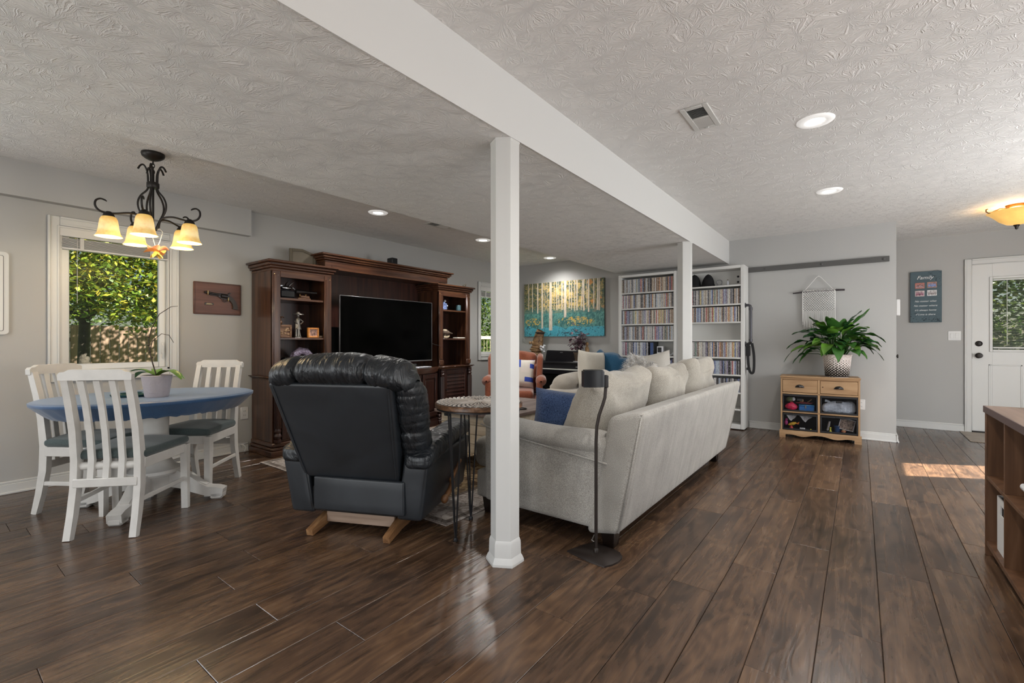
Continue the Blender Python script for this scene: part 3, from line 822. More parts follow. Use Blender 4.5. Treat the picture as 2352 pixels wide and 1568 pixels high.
# ornaments on the shelves of the left tower
z1, z2, z3 = 1.5475, 1.1525, .7725
CHROME = pm('polished_pewter', (.55, .56, .6), .2, metal=1.0)
t = thing('winged_sculpture', 'silver winged sculpture on black plinth on the upper left shelf', 'ornament', (-4.66, 2.36, z1))
G().box(-.05, .05, -.10, .08, 0, .012, .004).box(-.04, .04, -.085, .065, .012, .085, .01).build('plinth', pm('black_lacquer', (.008, .008, .01), .15), t)
g = G(); g.ball((0, -.01, .11), (.03, .07, .022)); g.tube([(0, -.02, .115), (0, -.01, .15), (.0, .02, .185)], [.012, .009, .003], 6).tube([(0, .01, .115), (0, .035, .15), (0, .075, .18)], [.012, .008, .002], 6).tube([(0, -.03, .11), (0, -.06, .13), (0, -.10, .118)], [.014, .012, .003], 6).tube([(0, .03, .11), (0, .06, .115), (0, .085, .10)], [.012, .01, .003], 6); g.build('winged_figure', CHROME, t)
t = thing('model_cannon', 'dark wooden model cannon with brass fittings on the upper left shelf', 'ornament', (-4.67, 2.545, z1))
WB = wood('brown_ornament_wood', (.05, .02, .01), (.10, .045, .02), (.16, .08, .04), 'y', 8, .45)
G().box(-.03, .03, -.08, .06, 0, .02, .004).box(-.025, .025, -.05, .05, .02, .045, .006).build('carriage', WB, t)
g = G(); g.M = at((0, 0, .085), (rad(-90), 0, 0)); g.lathe([(.006, -.10), (.022, -.09), (.02, -.02), (.014, .06), (.012, .13), (.016, .135), (.004, .14)], n=14); g.build('barrel', pm('gunmetal', (.05, .045, .045), .4, metal=.8), t)
G().lathe([(.012, .02), (.006, .03), (.005, .055), (.012, .062)], 0, -.045, 12).lathe([(.012, .02), (.006, .03), (.005, .055), (.012, .062)], 0, .02, 12).build('brass_mount', BRASS, t)
t = thing('carved_box', 'carved brown wooden box on the middle left shelf', 'box', (-4.62, 2.285, z2))
CW = wood('carved_box_wood', (.12, .055, .025), (.2, .1, .05), (.3, .16, .08), 'y', 10, .5)
G().box(-.045, .045, -.055, .075, 0, .128, .004).build('box_body', CW, t)
g = G()
for (a, b_, c, d_) in ((-.05, -.035, .0, .128), (.06, .075, .0, .128), (-.035, .06, .0, .014), (-.035, .06, .108, .128)): g.box(.045, .056, a, b_, c, d_, .003)
g.build('carved_frame', CW, t)
g = G(); R_ = random.Random(5)
for k in range(9): g.ball((.047, -.025 + R_.random() * .075, .025 + R_.random() * .07), (.007, .014, .008), 8, 5)
g.build('relief', pm('relief_tan', (.38, .24, .13), .6), t)
t = thing('palm_figurine', 'little brown palm figurine on top of the carved box', 'figurine', (-4.63, 2.275, z2 + .1285))
G().ball((0, 0, .022), (.022, .022, .022)).tube([(0, 0, .02), (0, .004, .07)], .009, 6).build('stem', WB, t)
g = G()
for k in range(7):
    a = k * 2 * PI / 7; g.tube([(0, .004, .07), (.02 * cos(a), .02 * sin(a) + .004, .082), (.042 * cos(a), .042 * sin(a) + .004, .068)], [.006, .009, .003], 6, flat=.4)
g.build('crown', WB, t)
t = thing('hat_lady_figurine', 'tall pewter figurine in a wide hat on the middle left shelf', 'figurine', (-4.62, 2.455, z2))
g = G(); g.lathe([(.035, 0), (.035, .008), (.03, .012)], n=14).tube([(0, -.025, .01), (0, -.022, .10), (0, -.012, .19)], [.013, .012, .014], 8).tube([(0, .022, .01), (0, .012, .06), (0, .006, .10)], [.008, .009, .012], 8).tube([(.004, .0, .01), (.004, .004, .10)], [.009, .012], 8)
g.tube([(0, .0, .085), (0, .002, .125), (0, -.002, .16), (0, .0, .195), (0, 0, .215)], [.032, .02, .019, .022, .008], 10).tube([(0, .02, .19), (.015, .045, .165), (.01, .02, .14)], .007, 6).tube([(0, -.02, .19), (.015, -.04, .165), (.01, -.015, .14)], .007, 6)
g.build('body', pm('old_pewter', (.25, .235, .21), .4, metal=.85), t)
G().ball((0, 0, .228), (.015, .015, .02)).build('head', pm('old_pewter', (.25, .235, .21), .4, metal=.85), t)
G().lathe([(.056, .236), (.05, .244), (.02, .247), (.017, .262), (.004, .266)], n=20).build('hat', pm('old_pewter', (.25, .235, .21), .4, metal=.85), t)
t = thing('orange_photo_frame', 'small orange wooden frame with a photo on the middle left shelf', 'frame', (-4.61, 2.612, z2))
ORW = wood('orange_frame_wood', (.45, .16, .03), (.6, .24, .05), (.7, .32, .08), 'y', 8, .4)
g = G()
for (a, b_, c, d_) in ((-.06, -.044, 0, .105), (.044, .06, 0, .105), (-.044, .044, 0, .016), (-.044, .044, .089, .105)): g.box(-.016, .016, a, b_, c, d_, .003)
g.build('frame', ORW, t)
G().box(-.006, .004, -.044, .044, .016, .089).build('photo', pm('photo_paper', (.35, .2, .15), .4, var=.9, vs=40), t)
t = thing('seashell', 'pale little shell beside the orange frame', 'shell', (-4.62, 2.70, z2))
G().ball((0, 0, .012), (.014, .022, .012)).tube([(0, .015, .012), (0, .03, .02)], [.008, .002], 6).build('shell_body', pm('shell_cream', (.6, .45, .32), .4), t)
t = thing('amethyst_geode', 'purple grey amethyst geode arch on the lower left shelf', 'geode', (-4.63, 2.50, z3 + .04))
GE = pm('amethyst', (.24, .2, .29), .35, var=.5, vs=30, bmp=1.0, bsc=45, bd=.02)
g = G()
def gf(x, y, z):
    k = 1 + .22 * mnoise.noise((x * 28, y * 28, z * 28)); return (x * k, y * k, z)
g.D = gf
G().lathe([(.05, -.0395), (.06, -.03), (.05, -.002)], n=14).box(-.05, .05, -.13, .13, -.0395, -.001, .004).build('geode_stand', pm('black_lacquer', (.008, .008, .01), .15), t)
g.tube([(.0, -.085, 0), (0, -.088, .10), (0, -.07, .17), (0, -.02, .205), (0, .04, .195), (0, .075, .15), (0, .088, .09), (0, .085, 0)], [.045, .045, .042, .04, .04, .042, .045, .045], 12)
g.build('geode_shell', GE, t)
t = thing('rounded_mirror', 'black arched object with a small glint at the back of the lower left shelf', 'ornament', (-4.78, 2.40, z3))
G().prism([(.09 * cos(a), .16 * max(0, sin(a)) + .02) for a in [PI * i / 12 for i in range(13)]] + [(-.09, 0), (.09, 0)], -.01, .01, 'x').build('arch', pm('black_lacquer', (.008, .008, .01), .15), t)
G().ball((.012, 0, .1), (.004, .012, .022)).build('glint', pm('glint_blue', (.35, .45, .6), .1), t)  # glint put in as a small pale blue bead
# right tower
t = thing('blue_ginger_jar', 'blue white jar with tiny figures on the upper right shelf', 'jar', (-4.62, 4.52, z1))
BW = pm('blue_white_china', (.16, .22, .42), .2, var=.8, vs=45)
G().box(-.04, .04, -.055, .055, 0, .095, .012).build('jar_body', BW, t); G().lathe([(.03, .095), (.032, .105), (.02, .112), (.006, .118)], n=14).build('lid', BW, t)
for (y, z, r) in ((.07, .06, .014), (.03, .125, .017), (-.06, .05, .012)): G().ball((.01, y, z), r).build('porcelain_bud', pm('porcelain', (.75, .76, .8), .2), t)
t = thing('candle_jar', 'dull teal candle jar on the upper right shelf', 'candle', (-4.64, 4.85, z1))
G().lathe([(.034, 0), (.037, .006), (.037, .08), (.034, .086), (.03, .078)], n=18).build('jar', pm('teal_glass', (.06, .12, .14), .25), t); G().lathe([(.03, .06), (.005, .062)], n=14).build('wax', pm('wax', (.2, .28, .28), .5), t)
t = thing('fossil_skull', 'pale fossil skull with open toothed jaw on the middle right shelf', 'ornament', (-4.62, 4.58, z2))
BONE = pm('bone', (.5, .42, .3), .6, var=.3, vs=30, bmp=.5)
G().ball((0, -.01, .085), (.04, .07, .035)).tube([(0, .03, .085), (0, .08, .075), (0, .125, .07)], [.03, .022, .01], 8, flat=.6).build('cranium', pm('fossil_brown', (.12, .085, .06), .6, var=.4, vs=30), t)
G().ball((0, -.02, .108), (.03, .045, .02)).build('crest', BONE, t)
G().tube([(0, -.06, .02), (0, .0, .016), (0, .06, .03)], [.026, .03, .014], 8, flat=.6).build('jaw', BONE, t)
g = G()
for k in range(8): g.lathe([(.005, .03), (.004, .04), (.001, .056)], .018 * (1 if k % 2 else -1), -.045 + k * .013, 6)
g.build('teeth', BONE, t)
t = thing('white_slab', 'flat white slab lying on the middle right shelf', 'slab', (-4.60, 4.83, z2))
G().box(-.05, .05, -.085, .085, 0, .016, .004).build('slab', pm('white_marble', (.7, .66, .6), .3, var=.1), t)
t = thing('wall_cap', 'round white cap on the back of the lower right shelf', 'cap', (-4.938, 4.75, .93))
g = G(); g.M = at((0, 0, 0), (0, PI / 2, 0)); g.lathe([(.03, -.004), (.028, .003), (.02, .006), (.004, .007)], n=16); g.build('cap', pm('porcelain', (.75, .76, .8), .2), t)
t = thing('media_box', 'flat white media box on the console below the television', 'box', (-4.45, 3.98, .7725))
G().box(-.07, .07, -.11, .11, 0, .02, .006).build('box_body', pm('pale_plastic', (.6, .62, .68), .35), t); G().box(.07, .072, -.1, .1, .006, .014, .0005).build('front_strip', BLACK, t)

# ------------------------------------------------------------------ black recliner
t = thing('recliner_chair', 'black leather recliner with rolled headrest seen from behind', 'armchair', (-2.306, 1.5115, 0), math.atan2(.418, .908))
def leather(name, w, dark=1.0, puff=0.5):
    m, nt, b = newmat(name)
    v = coords(nt)
    n = N(nt, 'ShaderNodeTexNoise'); n.inputs['Scale'].default_value = 420; nt.links.new(v, n.inputs['Vector'])
    mp = N(nt, 'ShaderNodeMapping'); mp.inputs['Scale'].default_value = (w[0], w[1], w[2]); nt.links.new(v, mp.inputs[0])
    n2 = N(nt, 'ShaderNodeTexNoise'); n2.inputs['Scale'].default_value = 1; n2.inputs['Detail'].default_value = 3; n2.inputs['Distortion'].default_value = .8; nt.links.new(mp.outputs[0], n2.inputs['Vector'])
    b1 = N(nt, 'ShaderNodeBump'); b1.inputs['Strength'].default_value = puff; b1.inputs['Distance'].default_value = .03; nt.links.new(n2.outputs['Fac'], b1.inputs['Height'])
    bb = bump(nt, n.outputs['Fac'], .25, .0008, b); nt.links.new(b1.outputs[0], bb.inputs['Normal'])
    nt.links.new(ramp(nt, n2.outputs['Fac'], [(.3, (.0095 * dark, .0115 * dark, .014 * dark)), (.7, (.017 * dark, .0205 * dark, .025 * dark))]), b.inputs['Base Color'])
    b.inputs['Roughness'].default_value = .36; b.inputs['Specular IOR Level'].default_value = .55
    return m
LE_FLAT = leather('black_leather_flat', (3, 3, 3), 1.25, .12)
LE_PUFF = leather('black_leather_creased', (26, 10, 7), 1.0, .75)
LE_ARM = leather('black_leather_arm', (12, 26, 10), 1.0, .6)
XC = .03
# back shell: leaning panel, wider at the top
def shell(x, y, z):
    k = (z - .33) / .58
    return (.005 + (x - .005) * (1 + .22 * k), y - .03 * k - .2 * k, z)
G().rbox(-.295, .305, .02, .14, .33, .90, .022, 8, 2, shell).build('back_shell', LE_FLAT, t, sharp=None)
for q in (.262, -.30): G().tube([shell(XC + q, .018, .36), shell(XC + q, .016, .6), shell(XC + q, .018, .88)], .005, 6).build('piping', LE_FLAT, t)
# headrest roll made of puffed lobes, sagging over the shell top and down the sides
def roll(u, v):
    a = u * 2 - 1                                     # along width
    th = v * 2 * PI
    seam = min(abs(a + .52), abs(a - .42))
    puff = 1 - .27 * math.exp(-(seam / .045) ** 2) - .035 * max(0, sin(a * 44 + 5 * mnoise.noise((a * 3, 1, 2)))) ** 3 * (.6 - .4 * sin(th)) - .02 * max(0, sin(a * 95 + 1)) ** 4 - .30 * max(0, abs(a) - .86) / .14 * (abs(a) > .86)
    puff += .035 * mnoise.noise((a * 7, cos(th) * 1.6, sin(th) * 1.6)) + .02 * mnoise.noise((a * 22, cos(th) * 1.2, 4))
    endk = math.sqrt(max(0.0, 1 - max(0, (abs(a) - .72) / .28) ** 2.4))
    ry, rz = .135 * puff * (.35 + .65 * endk), .090 * puff * (.30 + .70 * endk)
    zc = .970 - .05 * a * a - .02 * (abs(a) > .9)
    yc = -.12 + .03 * a * a
    return (XC + .01 + a * .425, yc + ry * cos(th) , zc + rz * sin(th))
G().grid(roll, 130, 26, cv=True).build('headrest', LE_PUFF, t, sharp=None)
# bolstered front of the back: side wings seen past the shell
def wingf(sg):
    def f(u, v):
        z = .40 + .52 * u; th = v * 2 * PI
        lobe = 1 - .10 * math.exp(-((u - .45) / .05) ** 2) + .05 * mnoise.noise((u * 16, cos(th) * 2, sg)) - .06 * max(0, sin(u * 62 + 3 * mnoise.noise((u * 6, cos(th), 3)))) ** 3
        end = math.sqrt(max(.02, 1 - (2 * u - 1) ** 8))
        yc = .165 - .24 * (z - .4) / .5
        x = XC + sg * ((.33 if sg > 0 else .27) + .055 * u) + .085 * lobe * end * cos(th); y = yc + .115 * lobe * end * sin(th)
        return (x, y, z)
    return f
for sg in (1, -1): G().grid(wingf(sg), 70, 18, cv=True).build('back_wing', LE_PUFF, t, sharp=None)
def bk(x, y, z): return (x, y - .36 * (z - .4) + .02 * sin((z - .4) * 18), z)
G().rbox(XC - .30, XC + .30, .14, .30, .42, .98, .07, 6, 3, bk).build('back_cushion', LE_PUFF, t, sharp=None)
# arms
def arm(sg):
    xa = XC + sg * .385
    def body(x, y, z):
        k = (.48 - z) / .36
        return (x - sg * .055 * max(0, k) * (1 if True else 0), y + .02 * k, z)
    G().rbox(xa - .075, xa + .075, .0, .74, .125, .47, .02, 5, 2, body).build('arm_panel', LE_FLAT, t, sharp=None)
    def top(x, y, z):
        u = (y + .02) / .8; w = mnoise.noise((y * 26, x * 8, sg * 3)) * .010 * (z > .46)
        return (x + w * .5, y, z + .075 * u + .02 * sin(u * PI) + w - .03 * max(0, .06 - y) / .08 * (z > .5))
    G().rbox(xa - .080, xa + .083, -.012, .745, .405, .515, .045, 16, 4, top).build('arm_pad', LE_ARM, t, sharp=None)
arm(1); arm(-1)
G().rbox(XC - .30, XC + .30, .16, .76, .28, .48, .07, 5, 3).build('seat_cushion', LE_PUFF, t, sharp=None)
G().rbox(XC - .30, XC + .30, .74, .80, .14, .46, .03, 4, 2).build('footrest', LE_PUFF, t, sharp=None)
G().rbox(XC - .245, XC + .315, -.004, .03, .155, .345, .01, 4, 2).build('back_valance', LE_FLAT, t, sharp=None)
G().box(XC - .28, XC + .28, .03, .72, .135, .28, .01).build('seat_box', pm('black_lining', (.008, .008, .008), .9), t)
RW = wood('recliner_base_wood', (.16, .075, .03), (.26, .13, .055), (.36, .2, .09), 'y', 7, .45)
for x in (-.24, .24):
    G().strip([(-.005, .02), (.15, .052), (.34, .062), (.55, .052), (.66, .03)], [.036, .06, .075, .06, .036], x - .02, x + .02).build('rocker', RW, t)
G().box(-.22, .22, .13, .152, .035, .135, .003).build('base_rail', wood('base_rail_wood', (.30, .2, .15), (.4, .28, .2), (.46, .33, .25), 'x', 7, .5), t)
g = G(); g.tube(sm([(XC + .418, .44, .25), (XC + .445, .41, .228), (XC + .45, .35, .20), (XC + .45, .28, .18)]), .017, 10).ball((XC + .45, .265, .176), (.022, .03, .027))
g.tube([(XC + .435, .43, .25), (XC + .44, .58, .33)], [.014, .012], 8); g.build('recline_lever', wood('lever_wood', (.12, .05, .02), (.2, .09, .035), (.28, .13, .05), 'y', 7, .3, coat=.4), t)

# ------------------------------------------------------------------ dining table with blue fitted cover
TC = (-3.925, 1.05); TA = math.atan2(-.968, -.249)
WP = pm('chipped_white_paint', (.64, .62, .585), .45, var=.06, vs=14, bmp=.1, bsc=40)
t = thing('dining_table', 'oval white pedestal dining table on four scrolled feet', 'table', (TC[0], TC[1], 0), TA)
a_, b_ = .60, .475
g = G(); g.M = at((0, 0, 0), (0, 0, 0), (1, b_ / a_, 1)); g.lathe([(a_ * .93, .705), (a_, .715), (a_, .735), (a_ * .99, .741)], n=40); g.build('tabletop', WP, t)
G().lathe([(.155, .20), (.165, .215), (.16, .235), (.13, .25), (.115, .27), (.10, .30), (.092, .40), (.088, .50), (.09, .60), (.098, .62), (.10, .64), (.14, .655), (.165, .67), (.175, .70), (.175, .71)], n=20).lathe([(.11, .10), (.12, .11), (.12, .2), (.15, .21)], n=8).build('pedestal', WP, t)
for k in range(4):
    an = k * PI / 2 + rad(48) - TA + rad(2)
    g = G(); g.M = at((0, 0, 0), (0, 0, an))
    g.strip([(.06, .175), (.14, .165), (.21, .135), (.28, .09), (.34, .062), (.40, .052), (.445, .045)], [.12, .12, .10, .075, .062, .066, .05], -.04, .04, 'y')
    g.box(.36, .445, -.04, .04, 0, .05, .012)
    g.strip([(.12, .212), (.21, .178), (.28, .125), (.335, .096)], .02, -.025, .025, 'y')
    g.build('scroll_foot', WP, t)
t = thing('table_cover', 'blue stretch cover fitted over the oval dining table', 'tablecloth', (TC[0], TC[1], 0), TA)
BLUEC = fabric('blue_stretch_cloth', (.014, .055, .145), (.035, .115, .25), 300, .2, .42, sheen=.35)
BLUEC.node_tree.nodes['Principled BSDF'].inputs['Specular IOR Level'].default_value = .5
def cov(u, v):
    an = 2 * PI * u; sv = v
    rip = mnoise.noise((cos(an) * 7, sin(an) * 7, 1.3)) * .5 + sin(an * 38) * .25 + sin(an * 61 + 2) * .2
    prof = [(0, .7475), (.4, .7478), (.8, .7475), (.97, .746), (1.005, .738), (1.0, .722), (.96, .70), (.91, .672), (.87, .648), (.845, .636)]
    s_ = sv * (len(prof) - 1); i = min(int(s_), len(prof) - 2); q = s_ - i
    r = prof[i][0] * (1 - q) + prof[i + 1][0] * q; z = prof[i][1] * (1 - q) + prof[i + 1][1] * q
    k = max(0, (sv - .5) / .5)
    r *= 1 + .034 * rip * k; z += .012 * rip * k * k
    return (cos(an) * r * (a_ + .008), sin(an) * r * (b_ + .008), z)
G().grid(cov, 150, 36, cu=True).build('cloth', BLUEC, t, sharp=None)

# chairs
SEAT = fabric('grey_green_seat_cloth', (.045, .065, .065), (.085, .11, .108), 240, .3, .85)
def chair(loc, rz, label):
    t = thing('dining_chair', label, 'chair', loc, rz, 'white slat back dining chairs')
    for sg in (-1, 1):
        g = G(); g.D = lambda x, y, z, sg=sg: (x - sg * .008 * (z / .95), y, z)
        g.strip([(-.255, 0), (-.225, .13), (-.200, .28), (-.195, .44), (-.215, .62), (-.25, .78), (-.285, .915)], [.034, .042, .048, .05, .044, .038, .034], sg * .165 - .018, sg * .165 + .018)
        g.build('rear_leg', WP, t)
        G().strip([(.215, 0), (.212, .20), (.208, .43)], [.028, .036, .05], sg * .205 - .02, sg * .205 + .02).build('front_leg', WP, t)
        g = G(); g.D = lambda x, y, z, sg=sg: (x + sg * .03 * (y + .2) / .4, y, z)
        g.box(sg * .172 - .011, sg * .172 + .011, -.185, .20, .375, .435, .003); g.build('side_rail', WP, t)
        g = G(); g.D = lambda x, y, z, sg=sg: (x + sg * .03 * (y + .2) / .4, y, z)
        g.box(sg * .172 - .007, sg * .172 + .007, -.20, .20, .185, .212, .003); g.build('stretcher', WP, t)
    G().box(-.19, .19, .196, .22, .375, .435, .003).build('front_rail', WP, t)
    g = G(); g.M = at((0, -.185, .40), (0, PI / 2, 0)); g.lathe([(.022, -.16), (.024, -.15), (.024, .15), (.022, .16)], n=12); g.build('seat_back_rail', WP, t)
    G().box(-.165, .165, -.228, -.200, .285, .335, .004).build('lower_rail', WP, t)
    g = G(); yb = -.291
    g.prism([(-.181, .902), (.181, .902), (.183, .935), (.172, .947), (.15, .949), (.128, .962), (-.128, .962), (-.15, .949), (-.172, .947), (-.183, .935)], yb - .016, yb + .014, 'y'); g.build('top_rail', WP, t)
    for x in (-.078, 0, .078):
        g = G(); g.D = lambda X, Y_, Z_, x=x: (X, Y_, Z_)
        g.strip([(-.213, .325), (-.205, .44), (-.222, .60), (-.252, .76), (-.287, .90)], [.022, .018, .016, .016, .022], x - .016, x + .016); g.build('slat', WP, t)
    def st(x, y, z):
        k = (y + .2) / .42; return (x * (.86 + .18 * k), y, z + .012 * (1 - (x / .22) ** 2) * (z > .46))
    G().rbox(-.215, .215, -.195, .235, .435, .482, .022, 6, 3, st).build('seat', SEAT, t, sharp=None)
    return t
def facing(dx, dy): return math.atan2(dy, dx) - PI / 2
fa = Vector((-.726, .688)).normalized(); ca = Vector((-3.427, .676)) + fa * .255
chair((ca.x, ca.y, 0), facing(*fa), 'white slat back chair nearest the viewer, its back turned toward us')
fb = Vector((.79, .613)).normalized(); cb = Vector((-4.165, .806))
chair((cb.x, cb.y, 0), facing(*fb), 'white slat back chair at far left between the wall and the table')
fc = Vector((.64, -.77)).normalized(); cc = Vector((-4.213, 1.558)) + fc * .255
chair((cc.x, cc.y, 0), facing(*fc), 'white slat back chair right of the table near the dark cabinet')

# orchid and dish
t = thing('potted_orchid', 'bloomless orchid in a ribbed pale lilac pot on the blue table', 'plant', (-3.74, 1.02, .7485))
G().lathe([(.062, 0), (.066, .006), (.084, .135), (.088, .142), (.082, .145), (.078, .12)], n=28).build('flower_pot', pm('lilac_ceramic', (.50, .44, .45), .5, bmp=.5, bsc=70, bd=.006), t)
G().lathe([(.079, .125), (.04, .135), (.005, .137)], n=16).build('bark', pm('bark_mix', (.09, .06, .04), .9, var=.4, vs=60), t)
ORL = pm('orchid_leaf', (.10, .22, .03), .35, var=.25, vs=9)
def blade(g, base, az, L, w, rise, droop, n=10, fold=.18, twist=0):
    ca_, sa_ = cos(az), sin(az); pts = []
    for i in range(n + 1):
        u = i / n; r = L * u; z = rise * sin(min(1, u * 1.15) * PI / 2) - droop * u * u
        pts.append((r, z, w * (sin(PI * min(.999, u * .93 + .05)) ** .6)))
    vs = []; fs = []
    for (r, z, ww) in pts:
        for s_ in (-1, 0, 1):
            x = r; y = s_ * ww / 2; zz = z + abs(s_) * ww * fold
            vs.append((base[0] + x * ca_ - y * sa_, base[1] + x * sa_ + y * ca_, base[2] + zz))
    for i in range(n):
        for j in range(2): fs.append([i * 3 + j, i * 3 + j + 1, i * 3 + j + 4, i * 3 + j + 3])
    return g.add(vs, fs)
for (az, L, w, ri, dr) in ((rad(200), .25, .055, .06, .10), (rad(165), .2, .06, .05, .02), (rad(20), .22, .06, .075, .09), (rad(45), .17, .055, .07, .09), (rad(235), .17, .05, .07, .05)):
    blade(G(), (0, 0, .135), az, L, w, ri, dr).build('leaf', ORL, t, sharp=None)
ST = pm('dry_orchid_stem', (.045, .03, .015), .6)
G().tube([(0, 0, .13), (-.01, -.02, .22), (-.035, -.03, .30), (-.04, -.035, .38), (-.03, -.02, .46), (.01, .01, .55), (.06, .06, .60), (.09, .09, .605)], [.004, .004, .0035, .0035, .003, .0025, .002, .0015], 6).build('flower_stem', ST, t)
G().tube([(-.035, -.03, .30), (-.02, -.02, .37), (.02, .02, .42), (.06, .05, .41), (.08, .07, .36)], [.003, .0025, .002, .002, .0015], 6).build('flower_stem', ST, t)
g = G()
for p in ((-.036, -.03, .30), (-.04, -.036, .345), (-.028, -.02, .26), (-.04, -.036, .40)): g.ball(p, (.010, .010, .006), 8, 5)
g.build('stem_node', ST, t)
t = thing('teal_dish', 'flat dark teal round dish lying on the blue table', 'dish', (-3.915, .935, .7485))
G().lathe([(.10, 0), (.115, .004), (.12, .016), (.114, .018), (.108, .008), (.005, .006)], n=32).build('dish_body', pm('dark_teal_glaze', (.012, .05, .055), .25), t)
# ------------------------------------------------------------------ beige sofa, seen from its back corner
BEIGE = fabric('oatmeal_weave', (.18, .167, .15), (.475, .455, .415), 330, .6, .9)
BEIGE_S = fabric('oatmeal_weave_rumpled', (.18, .167, .15), (.475, .455, .415), 330, .6, .9, streak=(9, 9, .6))
BEIGE_C = fabric('oatmeal_cushion', (.19, .172, .145), (.485, .45, .39), 330, .5, .9, streak=(5, 4, 7))
t = thing('sofa', 'long beige fabric sofa with loose back cushions standing behind the near post', 'sofa', (-1.5, 3.45, 0))
B = lambda nm, g, m, sharp=None: g.build(nm, m, t, world=True, sharp=sharp)
y0, y1 = 2.25, 4.66
def bs(x, y, z): return (x + .135 * (z - .1) / .65, y, z - .03 * max(0, (-1.02 - x)) / .15)
B('back_frame', G().rbox(-1.20, -1.005, y0 - .0, y1, .10, .755, .035, 12, 3, bs), BEIGE_S)
for y in (y0 + .006, y1 - .006): B('piping', G().tube([bs(-1.010, y, .115), bs(-1.008, y, .4), bs(-1.014, y, .73)], .0045, 6), BEIGE)
B('piping', G().tube([bs(-1.018, y0 + .01, .742), bs(-1.018, y1 - .01, .742)], .0045, 6), BEIGE)
for yy, sg in ((y0 + .005, 1), (y1 - .165, -1)):
    def aw(x, y, z, yy=yy, sg=sg): return (x, y, z)
    B('arm_panel', G().rbox(-1.93, -1.03, yy, yy + .16, .10, .60, .025, 10, 2, aw), BEIGE_S)
    def pad(u, v, yy=yy, sg=sg):
        x = -1.97 + .90 * u; th = 2 * PI * v
        e = math.sqrt(max(.02, 1 - (2 * u - 1) ** 12))
        zc = .612 - .05 * u - .025 * sin(u * PI); rz = .052 + .02 * u
        return (x, yy + .075 + .098 * e * cos(th), zc + rz * e * sin(th))
    B('arm_pad', G().grid(pad, 30, 20, cv=True), BEIGE)
B('piping', G().tube([(-1.95 + .88 * i / 24, y0 - .004 + .004 * (i / 24), .585 - .05 * (i / 24) - .05 * (1 if i > 8 else sin(i / 8 * PI / 2)) * (i / 24 + .35)) for i in range(25)], .006, 6), BEIGE)
B('front_rail', G().rbox(-2.02, -1.2, y0 + .03, y1 - .03, .10, .275, .02, 8, 2), BEIGE)
for k in range(3):
    a = y0 + .08 + k * .755
    B('seat_cushion', G().rbox(-2.10, -1.12, a, a + .75, .27, .465, .06, 8, 3, lambda x, y, z: (x, y, z + .012 * cos((x + 1.6) * 2.4) * (z > .4))), BEIGE_C)
for k, (ya, yb, zt, xx) in enumerate(((2.36, 3.13, .945, -1.27), (3.14, 3.87, .94, -1.23), (3.88, 4.66, .975, -1.22))):
    def cu(x, y, z, ya=ya, yb=yb, xx=xx, k=k):
        a = (y - (ya + yb) / 2) / ((yb - ya) / 2); c = (z - .72) / .25; d = (x - xx)
        bul = 1 + .25 * (1 - a * a) * (1 - c * c)
        n_ = mnoise.noise((a * 2.2 + k * 5, c * 2.2, d * 6)) * .028 + mnoise.noise((a * 5 + k * 3, c * 4, d * 9)) * .008
        q = (z - .46) / .5; return (xx - .01 + d * bul * (1.14 - .50 * q) + .30 * (z - .72) + n_, y + n_ - .03 * a * q, z + .03 * (abs(a) ** 3) * (c > 0) - .025 * (1 - a * a) * (c > .6) + n_)
    B('back_cushion', G().rbox(xx - .145, xx + .145, ya, yb, .46, zt, .12, 9, 4, cu), BEIGE_C)
LEG = pm('espresso_leg', (.012, .007, .005), .35)
for (x, y) in ((-1.09, y0 + .09), (-1.09, y1 - .1), (-1.94, y0 + .09), (-1.94, y1 - .1)):
    g = G(); g.D = lambda X, Y, Z_, x=x, y=y: (x + (X - x) * (.75 + 2.5 * Z_), y + (Y - y) * (.75 + 2.5 * Z_), Z_)
    g.box(x - .042, x + .042, y - .042, y + .042, 0, .105, .003); B('leg', g, LEG, 40)

DENIM = fabric('blue_denim_weave', (.006, .017, .062), (.075, .125, .25), 200, .6, .9)
def cushion(name, label, loc, rot, w, h, th, m, seed=0, cat='pillow'):
    o = G().pillow(w, h, th, 16, .07, seed).build(name, m, None, sharp=None)
    o.location = loc; o.rotation_euler = rot
    return tag(o, label, cat)
cushion('throw_pillow', 'blue denim throw pillow in the near corner of the beige sofa', (-1.53, 2.66, .61), (rad(-14), rad(5), rad(26)), .50, .36, .17, DENIM, 2)

# ------------------------------------------------------------------ second sofa, far corner
t = thing('loveseat', 'beige loveseat with a rounded arm in front of the white bookcases', 'sofa', (-2.5, 5.5, 0))
B = lambda nm, g, m, sharp=None: g.build(nm, m, t, world=True, sharp=sharp)
LV = fabric('loveseat_cloth', (.27, .24, .205), (.47, .43, .37), 300, .4, .9)
B('base_frame', G().rbox(-3.28, -1.72, 5.10, 6.02, .09, .30, .03, 6, 2), LV)
B('back_frame', G().rbox(-3.25, -1.75, 5.84, 6.06, .25, .74, .08, 6, 3), LV)
for xa in (-3.17, -1.83):
    def ar(x, y, z, xa=xa): return (x + (.03 if xa < -2.5 else -.03) * (z > .55), y, z - .05 * max(0, (5.6 - y)) * (z > .4) + .0)
    B('arm', G().rbox(xa - .16, xa + .16, 5.14, 6.0, .10, .69, .155, 5, 4, ar), LV)
for k in range(2): B('seat_cushion', G().rbox(-3.0 + k * .5 + (0 if k else -.32), -2.51 + k * .51 + (0 if not k else .31), 5.02, 5.86, .30, .49, .06, 5, 3), LV)
for x in (-3.2, -1.8):
    for y in (5.18, 5.95): B('leg', G().box(x - .03, x + .03, y - .03, y + .03, 0, .095, .003), LEG, 40)
CREAM = fabric('cream_cloth', (.48, .44, .37), (.68, .64, .56), 300, .3, .9)
